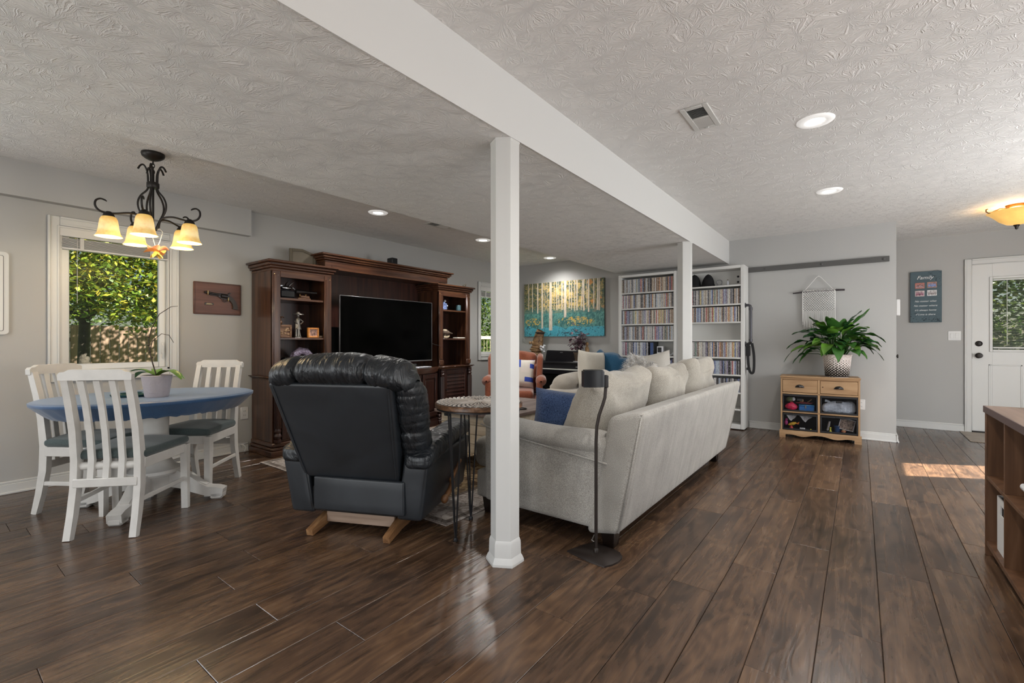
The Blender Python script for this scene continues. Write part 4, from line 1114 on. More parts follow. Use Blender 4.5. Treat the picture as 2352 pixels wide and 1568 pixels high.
WHITEC = fabric('off_white_cloth', (.50, .47, .42), (.66, .63, .58), 300, .3, .9)
cushion('back_pillow', 'large cream pillow at the left end of the loveseat, beside the piano', (-2.90, 5.62, .735), (rad(-10), rad(6), rad(62)), .42, .50, .22, CREAM, 4)
cushion('back_pillow', 'large off-white pillow at the right end of the loveseat, under the white shelves', (-2.08, 5.66, .715), (rad(-12), rad(-12), rad(4)), .52, .50, .22, WHITEC, 9)
THROW = fabric('teal_blue_throw', (.012, .06, .13), (.03, .12, .22), 200, .6, .95, streak=(8, 8, 3))
def thr(u, v):
    x = -2.93 + .64 * u
    prof = [(5.76, .60), (5.78, .70), (5.82, .80), (5.93, .82 if u < .5 else .80), (6.05, .78), (6.085, .70), (6.09, .55)]
    s_ = v * (len(prof) - 1); i = min(int(s_), len(prof) - 2); q = s_ - i
    y = prof[i][0] * (1 - q) + prof[i + 1][0] * q; z = prof[i][1] * (1 - q) + prof[i + 1][1] * q
    n_ = mnoise.noise((u * 6, v * 3, 2.2)) * .03
    return (x + n_, y + n_ * .6 - .01, z + n_ + (.06 + .11 * (1 - u) ** 1.1) * (1 - (2 * v - 1) ** 2) + .0)
tag(G().grid(thr, 26, 20).build('throw_blanket', THROW, None, sharp=None), 'teal blue throw blanket heaped over the back of the loveseat', 'blanket')
t = thing('fluffy_pillow', 'shaggy grey and white fur pillow in the middle of the loveseat', 'pillow', (-2.18, 5.46, .735))
FUR = pm('grey_fur', (.58, .55, .51), .95, var=.35, vs=16)
g = G(); g.M = at((0, 0, 0), (rad(-18), rad(20), rad(-10))); g.pillow(.36, .36, .20, 12, .03, 3); body = g.build('pillow_body', FUR, t, sharp=None)
g = G(); R_ = random.Random(11)
for k in range(1500):
    a, b2 = R_.uniform(-1, 1), R_.uniform(-1, 1); e = max(0, (1 - a ** 4)) ** .5 * max(0, (1 - b2 ** 4)) ** .5
    sg = -1 if R_.random() < .75 else 1
    p = Vector((a * .18, sg * .10 * e, b2 * .18)); d = Vector((a * .6 + R_.uniform(-.5, .5), sg * .9, b2 * .6 + R_.uniform(-.6, .3))).normalized()
    w = d.cross(Vector((R_.uniform(-1, 1), R_.uniform(-1, 1), R_.uniform(-1, 1)))).normalized() * .004; q = p + d * R_.uniform(.03, .075) + Vector((0, 0, -.006))
    g.add([tuple(p - w), tuple(p + w), tuple(q)], [(0, 1, 2)])
g.M = None
for i in range(len(g.v)): g.v[i] = tuple(at((0, 0, 0), (rad(-18), rad(20), rad(-10))) @ Vector(g.v[i]))
o = g.build('fur', pm('pale_fur', (.80, .78, .75), .95, var=.4, vs=16), t, sharp=None); o['kind'] = 'stuff'

# ------------------------------------------------------------------ orange wing chair
t = thing('wing_chair', 'rust orange tufted velvet wing chair partly hidden by the near post', 'armchair', (-3.98, 5.34, 0), math.atan2(.55, .835) * 1 + 0)
t.rotation_euler.z = math.atan2(-.835, .55) + PI / 2
RUST = fabric('rust_velvet', (.16, .042, .020), (.29, .088, .042), 120, .25, .8, sheen=.5)
B = lambda nm, g, m=RUST, sharp=None: g.build(nm, m, t, sharp=sharp)
B('seat_base', G().rbox(-.36, .36, -.38, .34, .16, .33, .03, 5, 2)); B('seat_cushion', G().rbox(-.27, .27, -.42, .26, .32, .44, .05, 6, 3))
def wb(x, y, z):
    k = (z - .35) / .62; cx_ = (x / .33)
    tuft = .02 * cos(x * 32) * cos((z - .45) * 24) * (y < .22)
    return (x * (1 - .10 * max(0, k - .6)), y + .16 * k + tuft, z - .05 * (cx_ ** 2) * (k > .7))
B('backrest', G().rbox(-.33, .33, .16, .30, .36, .97, .06, 16, 3, wb))
for sg in (-1, 1):
    def wg(x, y, z, sg=sg):
        k = (z - .55) / .4; return (x + sg * .02 * k, y + .14 * k - .02, z - .06 * max(0, (.10 - y)) / .2)
    B('wing', G().rbox(sg * .345 - .045, sg * .345 + .045, -.04, .26, .55, .93, .042, 4, 3, wg))
    def am(u, v, sg=sg):
        th = 2 * PI * v; y = -.36 + .58 * u; e = math.sqrt(max(.03, 1 - (2 * u - 1) ** 12))
        return (sg * .375 + .075 * e * cos(th), y, .56 + .07 * e * sin(th))
    B('arm_roll', G().grid(am, 12, 16, cv=True)); B('arm_panel', G().rbox(sg * .355 - .045, sg * .355 + .045, -.34, .24, .18, .56, .03, 4, 2))
    for y in (-.33, .30): g = G(); g.lathe([(.018, 0), (.026, .10), (.03, .17)], sg * .31, y, 10); B('leg', g, LEG, 40)
g = G()
for (x, z) in [(x, z) for z in (.52, .65, .78) for x in ((-.2, 0, .2) if z != .65 else (-.1, .1))]: g.ball((x, .145 + .16 * (z - .35) / .62, z), (.012, .008, .012), 8, 5)
B('tuft_button', g)
# patchwork cushion
def patch_mat():
    m, nt, b = newmat('patchwork'); v = coords(nt)
    sp = N(nt, 'ShaderNodeSeparateXYZ'); nt.links.new(v, sp.inputs[0])
    cb = N(nt, 'ShaderNodeCombineXYZ'); nt.links.new(sp.outputs[0], cb.inputs[0]); nt.links.new(sp.outputs[2], cb.inputs[1])
    sc = N(nt, 'ShaderNodeVectorMath', operation='SCALE'); sc.inputs['Scale'].default_value = 15; nt.links.new(cb.outputs[0], sc.inputs[0])
    fl_ = N(nt, 'ShaderNodeVectorMath', operation='FLOOR'); nt.links.new(sc.outputs[0], fl_.inputs[0])
    wn_ = N(nt, 'ShaderNodeTexWhiteNoise'); nt.links.new(fl_.outputs[0], wn_.inputs['Vector'])
    r = ramp(nt, wn_.outputs['Value'], [(0, (.62, .58, .52)), (.5, (.66, .60, .55)), (.76, (.58, .60, .63)), (.80, (.03, .07, .38))])
    for n in nt.nodes:
        if n.type == 'VALTORGB': n.color_ramp.interpolation = 'CONSTANT'
    nt.links.new(r, b.inputs['Base Color']); b.inputs['Roughness'].default_value = .9
    return m
a_ = t.rotation_euler.z
cushion('patchwork_pillow', 'cream patchwork pillow with blue squares on the orange wing chair', tuple(Vector((-3.98, 5.34, .655)) + Matrix.Rotation(a_, 3, 'Z') @ Vector((.07, .02, 0))), (rad(-16), rad(5), a_ + rad(6)), .42, .42, .15, patch_mat(), 6)

# ------------------------------------------------------------------ coffee table, side table, rug
t = thing('coffee_table', 'cream trunk coffee table with greyish wood top on the rug', 'table', (-2.70, 3.5, 0))
B = lambda nm, g, m, sharp=40: g.build(nm, m, t, world=True, sharp=sharp)
TOPW = wood('greyed_walnut_top', (.10, .07, .06), (.18, .13, .115), (.26, .20, .18), 'y', 6, .35)
CRM = wood('cream_painted_board', (.46, .39, .30), (.55, .48, .38), (.62, .56, .46), 'x', 5, .55)
for k in range(4): B('top_board', G().box(-3.11 + k * .2025, -3.11 + (k + 1) * .2025 - .002, 2.93, 4.06, .475, .503, .004), TOPW)
B('carcass', G().box(-3.05, -2.36, 3.01, 4.0, .135, .47, .003), CRM)
for k in range(4): B('front_board', G().box(-3.07, -2.34, 2.985, 3.01, .14 + k * .083, .14 + (k + 1) * .083 - .003, .003), CRM)
for k in range(4): B('side_board', G().box(-2.36, -2.338, 3.01, 4.02, .14 + k * .083, .14 + (k + 1) * .083 - .003, .003), CRM)
for (x, y) in ((-3.0, 3.05), (-2.41, 3.05), (-3.0, 3.94), (-2.41, 3.94)): B('foot', G().box(x - .04, x + .04, y - .04, y + .04, .0065, .136, .003), LEG)
for x in (-3.03, -2.44): B('strap_hinge', G().box(x, x + .07, 2.978, 2.986, .438, .462, .002).ball((x + .015, 2.978, .45), .005, 8, 5).ball((x + .055, 2.978, .45), .005, 8, 5), BLACK)
tag(G().tube([(-2.44 + .05 * cos(a), 3.36 + .05 * sin(a), .509) for a in [2 * PI * i / 20 for i in range(20)]], .005, 6, closed=True).build('iron_ring', IRON, None), 'thin dark metal ring lying on the coffee table top', 'ring')

t = thing('side_table', 'round hairpin leg side table with carved sunburst top beside the post', 'table', (-1.795, 2.05, 0), rad(-93))
RB = .257
RIMW = wood('side_table_rim', (.08, .04, .02), (.16, .08, .04), (.24, .13, .07), 'x', 7, .35)
G().lathe([(RB * .97, .733), (RB, .738), (RB, .757), (RB * .985, .762), (.005, .762)], n=48).build('tabletop', RIMW, t)
def sun(u, v):
    r = RB * .97 * v; a = 2 * PI * u
    k = sin(a * 44) if v > .28 else sin(a * 22)
    ringk = sin(v * 34) if v > .6 else 1
    h_ = .0042 * k * (ringk if v > .6 else 1) * (v > .1) + (.003 if v < .1 else 0)
    return (r * cos(a), r * sin(a), .7645 + h_ - (.003 if v > .985 else 0))
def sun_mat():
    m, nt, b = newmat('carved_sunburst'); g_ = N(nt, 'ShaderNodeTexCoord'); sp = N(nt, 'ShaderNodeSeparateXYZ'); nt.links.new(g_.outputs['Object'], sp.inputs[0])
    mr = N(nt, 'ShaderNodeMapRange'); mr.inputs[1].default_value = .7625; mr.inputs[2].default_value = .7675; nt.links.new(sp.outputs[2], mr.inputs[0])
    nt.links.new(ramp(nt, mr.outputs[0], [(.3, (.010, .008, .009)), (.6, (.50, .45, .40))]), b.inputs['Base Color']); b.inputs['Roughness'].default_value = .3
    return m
G().grid(sun, 352, 40, cu=True).build('carved_disc', sun_mat(), t, sharp=None)
G().lathe([(RB * .9, .722), (RB * .96, .724), (RB * .96, .733), (RB * .9, .733)], n=40).build('steel_ring', BLACK, t)
for k in range(3):
    a = k * 2 * PI / 3
    g = G(); f = Vector((cos(a), sin(a), 0)); s_ = Vector((-sin(a), cos(a), 0)); ft = f * .185
    for (du, dr) in ((-.045, -.02), (.045, -.02), (0, .035)):
        tp = f * .205 + s_ * du + f * dr
        g.tube([(tp.x, tp.y, .724), (ft.x + (tp.x - ft.x) * .12, ft.y + (tp.y - ft.y) * .12, .05), (ft.x, ft.y, .012)], .0052, 8)
    g.lathe([(.012, 0), (.014, .006), (.010, .02)], ft.x, ft.y, 10); g.build('hairpin_leg', BLACK, t)

def rug_mat():
    m, nt, b = newmat('faded_rug'); tc = N(nt, 'ShaderNodeTexCoord')
    mp = N(nt, 'ShaderNodeMapping'); nt.links.new(tc.outputs['Object'], mp.inputs[0])
    n1 = N(nt, 'ShaderNodeTexNoise'); n1.inputs['Scale'].default_value = 9; n1.inputs['Detail'].default_value = 6; n1.inputs['Distortion'].default_value = 2.2; nt.links.new(mp.outputs[0], n1.inputs['Vector'])
    vo = N(nt, 'ShaderNodeTexVoronoi'); vo.inputs['Scale'].default_value = 7; nt.links.new(mp.outputs[0], vo.inputs['Vector'])
    md = N(nt, 'ShaderNodeMath', operation='MULTIPLY_ADD'); md.inputs[1].default_value = .5; nt.links.new(vo.outputs['Distance'], md.inputs[0]); nt.links.new(n1.outputs['Fac'], md.inputs[2])
    inner = ramp(nt, md.outputs[0], [(.55, (.07, .045, .03)), (.68, (.17, .12, .07)), (.74, (.30, .23, .14)), (.86, (.12, .085, .055))])
    outer = ramp(nt, md.outputs[0], [(.5, (.27, .235, .21)), (.66, (.46, .41, .37)), (.75, (.23, .19, .165)), (.9, (.50, .45, .41))])
    sp = N(nt, 'ShaderNodeSeparateXYZ'); nt.links.new(tc.outputs['Object'], sp.inputs[0])
    ds = []
    for ax, hl in ((0, 1.205), (1, 1.22)):
        ab = N(nt, 'ShaderNodeMath', operation='ABSOLUTE'); nt.links.new(sp.outputs[ax], ab.inputs[0])
        sb = N(nt, 'ShaderNodeMath', operation='SUBTRACT'); sb.inputs[0].default_value = hl; nt.links.new(ab.outputs[0], sb.inputs[1]); ds.append(sb.outputs[0])
    mn = N(nt, 'ShaderNodeMath', operation='MINIMUM'); nt.links.new(ds[0], mn.inputs[0]); nt.links.new(ds[1], mn.inputs[1])
    st = ramp(nt, mn.outputs[0], [(0, (0, 0, 0)), (.34, (0, 0, 0)), (.35, (1, 1, 1))])
    mx = N(nt, 'ShaderNodeMix', data_type='RGBA'); nt.links.new(st, mx.inputs[0]); nt.links.new(outer, mx.inputs[6]); nt.links.new(inner, mx.inputs[7])
    ln = ramp(nt, mn.outputs[0], [(0, (.9, .9, .9)), (.02, (.42, .40, .38)), (.05, (.45, .42, .40)), (.06, (1, 1, 1)), (.30, (1, 1, 1)), (.31, (.45, .42, .4)), (.34, (.45, .42, .4)), (.35, (1, 1, 1))])
    for n in nt.nodes:
        if n.type == 'VALTORGB' and len(n.color_ramp.elements) == 8: n.color_ramp.interpolation = 'CONSTANT'
    m2 = N(nt, 'ShaderNodeMix', data_type='RGBA', blend_type='MULTIPLY'); m2.inputs[0].default_value = 1; nt.links.new(mx.outputs[2], m2.inputs[6]); nt.links.new(ln, m2.inputs[7])
    nt.links.new(m2.outputs[2], b.inputs['Base Color']); b.inputs['Roughness'].default_value = .95; b.inputs['Specular IOR Level'].default_value = .1
    n2 = N(nt, 'ShaderNodeTexNoise'); n2.inputs['Scale'].default_value = 300; bump(nt, n2.outputs['Fac'], .5, .002, b)
    return m
o = G().box(-1.205, 1.205, -1.22, 1.22, 0, .0055, .002).build('area_rug', rug_mat()); o.location = (-3.195, 3.195, .0002)
tag(o, 'faded beige and brown patterned rug under the coffee table and recliner', 'rug')

# ------------------------------------------------------------------ speaker on a floor stand
t = thing('speaker_stand', 'dark bronze floor stand with S curved pole in front of the sofa corner', 'stand', (-1.085, 2.155, 0))
BRZ = pm('dark_bronze_paint', (.024, .017, .014), .4, metal=.3)
# curved base plate: four-sided plate with bowed top
pl = [(-.157, -.028), (-.016, -.063), (.079, -.068), (.102, -.025), (.113, .02), (.112, .06), (.105, .09), (.075, .125), (.016, .145), (-.09, .155), (-.13, .07)]
g = G(); n_ = len(pl)
def hb(x, y): return .016 + .022 * max(0, 1 - ((x - .0) / .15) ** 2)
vs = [(x, y, 0) for x, y in pl] + [(x * .99, y * .99, .008) for x, y in pl] + [(x * .5, y * .5, .028) for x, y in pl] + [(0, 0, .034)]
fs = [list(range(n_))[::-1]] + [[i, (i + 1) % n_, n_ + (i + 1) % n_, n_ + i] for i in range(n_)] + [[n_ + i, n_ + (i + 1) % n_, 2 * n_ + (i + 1) % n_, 2 * n_ + i] for i in range(n_)] + [[2 * n_ + i, 2 * n_ + (i + 1) % n_, 3 * n_] for i in range(n_)]
g.add(vs, fs); g.build('base_plate', BRZ, t, sharp=60)
rx, ry = .798, .603
pp = [(0, .03), (0, .30), (0, .60), (.004, .68), (.016, .74), (.034, .79), (.046, .83), (.050, .88)]
G().tube([(d * rx, d * ry, z) for d, z in pp], .0085, 10).build('pole', BRZ, t)
G().lathe([(.013, .03), (.013, .05), (.009, .055)], n=12).build('pole_socket', BRZ, t)
tag(G().tube([(-1.12, 2.24, .004), (-1.15, 2.30, .004), (-1.20, 2.33, .004), (-1.22, 2.40, .004)], .003, 6).build('speaker_wire', pm('pale_wire', (.45, .42, .4), .5)), 'thin pale wire on the floor behind the speaker stand', 'cable')
t = thing('satellite_speaker', 'small black speaker head on top of the bronze floor stand', 'speaker', (-1.085, 2.155, 0), math.atan2(.603, .798))
SPK = pm('charcoal_speaker', (.007, .0085, .011), .38, spec=.35)
g = G(); out = [(-.070, -.04), (-.045, -.046), (-.01, -.046), (.02, -.040), (.038, -.026), (.040, .03), (.02, .045), (-.02, .05), (-.055, .045), (-.070, .035)]
g.prism(out, .885, .965, 'z'); g.prism([(x * .9, y * .9) for x, y in out], .965, .971, 'z'); g.build('speaker_body', SPK, t, sharp=50)
G().box(.040, .062, -.014, .014, .880, .945, .004).build('bracket', BLACK, t)

# ------------------------------------------------------------------ piano corner
t = thing('digital_piano', 'black digital piano with music rest against the far wall below the painting', 'piano', (-3.80, 6.4, 0))
PB = pm('satin_black_wood', (.010, .010, .013), .3)
B = lambda nm, g, m=PB, sharp=40: g.build(nm, m, t, world=True, sharp=sharp)
B('top_lid', G().box(-4.50, -3.12, 6.27, 6.58, .765, .785, .005)); B('key_bed', G().box(-4.48, -3.14, 6.13, 6.56, .60, .655, .006)); B('control_panel', G().box(-4.48, -3.14, 6.30, 6.56, .655, .765, .003))
B('key_slip', G().box(-4.48, -3.14, 6.12, 6.14, .60, .67, .004))
for k in range(2):
    x = (-4.50, -3.145)[k]; B('side_panel', G().prism([(6.58, 0), (6.58, .765), (6.27, .765), (6.24, .70), (6.11, .68), (6.11, .60), (6.34, .56), (6.34, .04), (6.2, .03), (6.2, 0)], x, x + .03, 'x'))
B('lower_panel', G().box(-4.47, -3.15, 6.44, 6.46, .18, .56, .003)); B('pedal_bar', G().box(-4.47, -3.15, 6.40, 6.44, .06, .14, .004))
g = G()
for k in range(52): g.box(-4.44 + k * .0243, -4.44 + k * .0243 + .0233, 6.145, 6.29, .655, .676, .001)
B('white_keys', g, pm('ivory_key', (.75, .74, .7), .25))
g = G(); g.prism([(-4.13, .785), (-3.57, .785), (-3.53, .80), (-3.49 - .02, .945), (-3.53, .955), (-4.08, .965), (-4.105, .955), (-4.135, .80)], 6.38, 6.395, 'y'); B('music_rest', g)
B('maker_plate', G().box(-3.85, -3.80, 6.376, 6.38, .925, .937, .001), SILV)
B('display_strip', G().box(-3.52, -3.40, 6.297, 6.30, .70, .72, .001), pm('grey_print', (.2, .2, .21), .4))
t = thing('purple_houseplant', 'dark purple leaved houseplant in a brown pot on the piano', 'plant', (-3.55, 6.42, .7855))
G().lathe([(.07, 0), (.075, .004), (.075, .012), (.05, .014)], n=20).build('saucer', pm('porcelain', (.75, .76, .8), .2), t)
G().lathe([(.042, .012), (.05, .02), (.066, .135), (.073, .145), (.068, .15), (.06, .13)], n=20).build('flower_pot', pm('brown_stoneware', (.12, .085, .06), .4, var=.3, vs=14), t)
g = G(); R_ = random.Random(4); ends = []
for k in range(16):
    a = R_.random() * 2 * PI; r = .05 + .14 * R_.random(); h_ = .16 + .28 * R_.random() - .1 * (r - .05) / .14
    e_ = Vector((r * cos(a), r * sin(a) * .8, .14 + h_)); g.tube([(0, 0, .13), (e_.x * .4, e_.y * .4, .13 + h_ * .6), tuple(e_)], [.004, .003, .0015], 5); ends.append(e_)
g.build('stems', pm('purple_stem', (.06, .03, .035), .6), t)
PL1 = pm('purple_leaf', (.11, .055, .075), .5, var=.5, vs=20); PL2 = pm('pink_grey_leaf', (.26, .17, .19), .5, var=.4, vs=20)
def small_leaf(p, L, w, az, tilt):
    g = G(); g.M = at(p, (0, tilt, az)); g.add([(0, 0, 0), (L * .35, w / 2, .006), (L * .35, 0, 0), (L * .35, -w / 2, .006), (L * .75, w * .38, .003), (L * .75, 0, -.004), (L * .75, -w * .38, .003), (L, 0, -.012)], [(0, 2, 1), (0, 3, 2), (1, 2, 5, 4), (2, 3, 6, 5), (4, 5, 7), (5, 6, 7)]); return g
for k in range(110):
    e_ = ends[k % 16]; q = R_.uniform(.45, 1.05); p = Vector((0, 0, .14)).lerp(e_, q) + Vector((R_.uniform(-.03, .03), R_.uniform(-.03, .03), R_.uniform(-.02, .03)))
    small_leaf(tuple(p), R_.uniform(.055, .09), R_.uniform(.04, .058), R_.random() * 6.28, R_.uniform(-.7, .7)).build('leaf', PL1 if R_.random() < .65 else PL2, t, sharp=None)
t = thing('gold_figurine', 'small golden tan figurine behind the purple plant on the piano', 'figurine', (-3.43, 6.50, .7855))
GF = pm('tan_gold', (.34, .2, .09), .4, var=.4, vs=30)
G().tube([(0, 0, 0), (0, 0, .05), (.0, 0, .10), (.005, 0, .16), (0, 0, .22), (0, 0, .255)], [.036, .03, .02, .034, .03, .012], 12).build('figure_body', GF, t); G().ball((0, 0, .28), (.026, .026, .034)).build('figure_head', GF, t)
t = thing('tiki_mask_carving', 'tilted carved wooden tiki figure behind the orange chair', 'carving', (-4.33, 6.40, .7855))
TK = wood('tiki_wood', (.07, .035, .015), (.22, .12, .05), (.40, .26, .13), 'x', 12, .55, stretch=5)
def tk(u, v):
    th = 2 * PI * v; z = .50 * u; r = (.075 + .02 * sin(u * PI * 1.2) + .012 * sin(u * 60) * (u < .55)) * (1 if u < .98 else .9)
    return (r * cos(th) + .09 * u * u, r * sin(th), z * (1 - .06 * cos(th) * u))
G().grid(tk, 40, 20, cv=True).build('carved_body', TK, t, sharp=None)
G().lathe([(.094, .472), (.08, .48), (.07, .44)], .08, 0, 18).build('open_top', pm('tiki_inside', (.03, .018, .01), .8), t)
g = G()
for (y, z) in ((-.045, .30), (.0, .30)): g.ball((-.02 + y * 1.0, -.082, z), (.022, .016, .028), 10, 6)
g.tube([(-.08, -.06, .19), (-.02, -.098, .20), (.05, -.075, .19)], .012, 8); g.tube([(-.07, -.07, .14), (-.01, -.10, .135), (.05, -.08, .14)], .012, 8); g.build('carved_face', TK, t)
t = thing('white_flower', 'small white artificial flower beside the tiki carving', 'flower', (-4.17, 6.33, .7855))
g = G().tube([(0, 0, 0), (0, 0, .12), (.01, 0, .19)], .004, 6); g.build('stem', pm('leaf_dark', (.03, .07, .02), .5), t)
for k in range(9):
    a = k * 2.4; G().ball((.012 + .03 * cos(a), .03 * sin(a), .16 + .012 * k), (.022, .02, .012), 8, 5).build('petal', pm('porcelain', (.75, .76, .8), .2), t)

# painting: flat print on a deep canvas
t = thing('forest_painting', 'wide canvas painting of pale birch trunks in a yellow and teal forest', 'painting', (-3.925, 6.60, 1.647))
pw, ph = 1.525, .91
def pn(x, z, s, o=0): return mnoise.noise((x * s, z * s, o))
R_ = random.Random(21)
trunks = [(.115, .46, .012), (.185, .43, .018), (.245, .15, .022), (.355, .11, .038), (.435, .48, .012), (.50, .48, .013), (.54, .34, .034), (.59, .50, .012), (.62, .47, .010), (.655, .45, .014), (.685, .46, .018), (.765, .45, .018), (.735, .46, .012), (.82, .42, .017), (.88, .48, .012), (.925, .45, .020), (.945, .44, .012), (.28, .47, .008), (.31, .48, .008), (.46, .5, .007), (.40, .5, .007), (.80, .5, .007), (.06, .5, .008)]
def paint(u, v):
    x, z = u * 1.68, v
    n = pn(x, z, 6) * .4 + pn(x, z, 15, 3) * .5 + pn(x, z, 38, 5) * .75 + (R_.random() - .5) * .35
    hi = max(0, 1 - ((u - .52) / .38) ** 2)
    if v > .42:
        f = .34 + 1.35 * n
        c = Vector((.045, .085, .065)).lerp(Vector((.52, .37, .12)), max(0, min(1, f * (.35 + .9 * hi) * 1.6)))
        if n > .25: c = c.lerp(Vector((.75, .55, .20)), .55 * hi + .12)
        if pn(x, z, 9, 8) > .35 and u > .6: c = c.lerp(Vector((.70, .26, .04)), .6)
        c = c.lerp(Vector((.05, .20, .20)), max(0, min(.75, (.55 - v) / .13)))
    else:
        c = Vector((.035, .14, .14)).lerp(Vector((.13, .34, .30)), max(0, min(1, .45 + 1.3 * n)))
        if v < .17 + .06 * pn(x, 0, 5): c = Vector((.05, .32, .43)).lerp(Vector((.11, .46, .55)), max(0, min(1, .5 + n))) if n < .25 else Vector((.03, .12, .16))
        gy = math.exp(-((v - .27) / .06) ** 2) * (math.exp(-((u - .12) / .08) ** 2) + 1.2 * math.exp(-((u - .66) / .17) ** 2))
        if n + .3 * gy > .22 and gy > .2: c = c.lerp(Vector((.70, .42, .05)) if n > .12 else Vector((.62, .55, .22)), .85)
    for (tx_, tb, w) in trunks:
        xx = tx_ + (.035 * (v - .5) if .70 < tx_ < .74 else 0)
        if v > tb and abs(u - xx) < w / 2 * (.8 + .35 * (1 - v)):
            e_ = (u - xx) / w; k = .5 + .9 * pn(u * 30, v * 3, 6)
            c = Vector((.70, .62, .50)).lerp(Vector((.42, .33, .26)), max(0, min(1, (k - .45) * 1.1 + abs(e_) * .5)))
            break
    return c
nu, nv = 190, 112
g = G().grid(lambda u, v: (-pw / 2 + pw * u, -.0375, -ph / 2 + ph * v), nu, nv)
m, nt, b = newmat('painted_print'); at_ = N(nt, 'ShaderNodeVertexColor', layer_name='paint'); nt.links.new(at_.outputs[0], b.inputs['Base Color']); b.inputs['Roughness'].default_value = .55
o = g.build('print', m, t, sharp=None)
ca_ = o.data.color_attributes.new('paint', 'FLOAT_COLOR', 'POINT')
buf = []
for i in range(nu + 1):
    for j in range(nv + 1): c = paint(i / nu, j / nv); buf += [c[0], c[1], c[2], 1]
ca_.data.foreach_set('color', buf)
G().box(-pw / 2, pw / 2, -.037, -.002, -ph / 2, ph / 2, .003).build('canvas', pm('dark_canvas_edge', (.05, .05, .035), .8), t)
# ------------------------------------------------------------------ white bookcases full of disc cases
WB1 = pm('white_laminate', (.70, .70, .68), .45)
YB0, YB1 = 6.31, 6.565
CASES = [(-2.817, -1.977), (-1.972, -1.146)]
SH = [[1.81, 1.585, 1.36, 1.132, .907, .685, .455, .245], [1.828, 1.59, 1.363, 1.132, .912, .693, .47, .262]]
for i, (xa, xb) in enumerate(CASES):
    t = thing('bookcase', ('left white bookcase packed with disc cases behind the far post', 'right white sliding bookcase with a pipe handle beside the plain grey wall')[i], 'bookcase', ((xa + xb) / 2, (YB0 + YB1) / 2, 0))
    B = lambda nm, g, m=WB1: g.build(nm, m, t, world=True)
    w = .042
    for (p, q) in ((xa, xa + w), (xb - w, xb)): B('side_panel', G().box(p, q, YB0, YB1, .012, 2.07, .003))
    B('top_panel', G().box(xa + w, xb - w, YB0, YB1, 2.035, 2.07, .003)); B('back_panel', G().box(xa + w, xb - w, YB1 - .008, YB1, .03, 2.035))
    B('bottom_panel', G().box(xa + w, xb - w, YB0, YB1 - .008, .012, .07, .003))
    for z in SH[i]: B('shelf', G().box(xa + w, xb - w, YB0 + .004, YB1 - .008, z - .020, z, .002))
    if i == 1:
        for z in (1.885, 1.955): g = G(); g.M = at((xb - w - .075, YB1 - .008, z), (PI / 2, 0, 0)); g.lathe([(.014, 0), (.014, .006), (.01, .010), (.003, .011)], n=12); B('wall_bolt', g, BLACK)
        g = G(); x = xb
        PIPE = pm('galvanised_pipe', (.09, .09, .10), .4, metal=.8)
        g.tube([(x, YB0 + .06, 1.565), (x + .035, YB0 + .06, 1.565), (x + .055, YB0 + .06, 1.555), (x + .062, YB0 + .06, 1.535), (x + .062, YB0 + .06, 1.11), (x + .055, YB0 + .06, 1.09), (x + .035, YB0 + .06, 1.08), (x, YB0 + .06, 1.08)], .0165, 10)
        for z in (1.565, 1.08):
            g.M = at((x, YB0 + .06, z), (0, PI / 2, 0)); g.lathe([(.032, 0), (.032, .005), (.018, .008), (.018, .02)], n=14); g.M = None
        g.lathe([(.021, 1.50), (.021, 1.535)], x + .062, YB0 + .06, 12).lathe([(.021, 1.11), (.021, 1.14)], x + .062, YB0 + .06, 12)
        B('pipe_handle', g, PIPE)
loop = [tuple(p) for p in sm([(-1.075, 1.10, 0), (-1.108, 1.08, 0), (-1.115, .98, 0), (-1.112, .86, 0), (-1.10, .76, 0), (-1.075, .715, 0), (-1.052, .735, 0), (-1.045, .84, 0), (-1.05, .97, 0), (-1.07, 1.09, 0)], 3)]
tag(G().strip([(p[0], p[1]) for p in loop], .024, 6.345, 6.385, 'y').box(-1.135, -1.09, 6.338, 6.392, .93, 1.06, .006).box(-1.128, -1.088, 6.340, 6.390, .755, .785, .004).build('strap', pm('black_webbing', (.012, .012, .013), .8)), 'black webbing strap looped over the pipe handle of the bookcase', 'strap')
# disc cases
R_ = random.Random(31)
COLS = [('charcoal', (.10, .10, .115)), ('black', (.035, .033, .038)), ('grey', (.30, .29, .30)), ('white', (.62, .60, .58)), ('cream', (.54, .48, .40)), ('blue', (.13, .17, .33)), ('pale blue', (.38, .44, .54)), ('brown', (.22, .14, .10)), ('tan', (.42, .32, .23)), ('red', (.40, .12, .12)), ('orange', (.48, .26, .14)), ('purple', (.23, .19, .29)), ('green', (.18, .25, .20)), ('yellow', (.52, .43, .20))]
WT = [10, 7, 13, 14, 10, 6, 11, 8, 9, 3, 3, 8, 2, 2]
def spine_mat(nm, col):
    m, nt, b = newmat('spine_' + nm.replace(' ', '_'))
    v = coords(nt, (280, 1, 55), rnd=True)
    n = N(nt, 'ShaderNodeTexNoise'); n.inputs['Scale'].default_value = 1; n.inputs['Detail'].default_value = 3; nt.links.new(v, n.inputs['Vector'])
    dk = tuple(x * .18 for x in col); lt = tuple(min(.8, x * 1.5 + .12) for x in col)
    nt.links.new(ramp(nt, n.outputs['Fac'], [(.30, dk), (.42, col), (.56, col), (.62, lt), (.68, (.66, .64, .62))]), b.inputs['Base Color']); b.inputs['Roughness'].default_value = .3
    return m
SM = {nm: spine_mat(nm, c) for nm, c in COLS}
dm = {}
def disc_mesh(nm, th, h):
    k = (nm, th, h)
    if k not in dm:
        g = G().box(0, th - .0006, 0, .135, 0, h, .0012); me = bpy.data.meshes.new('disc_case'); me.from_pydata(g.v, [], g.f); me.materials.append(SM[nm]); dm[k] = me
    return dm[k]
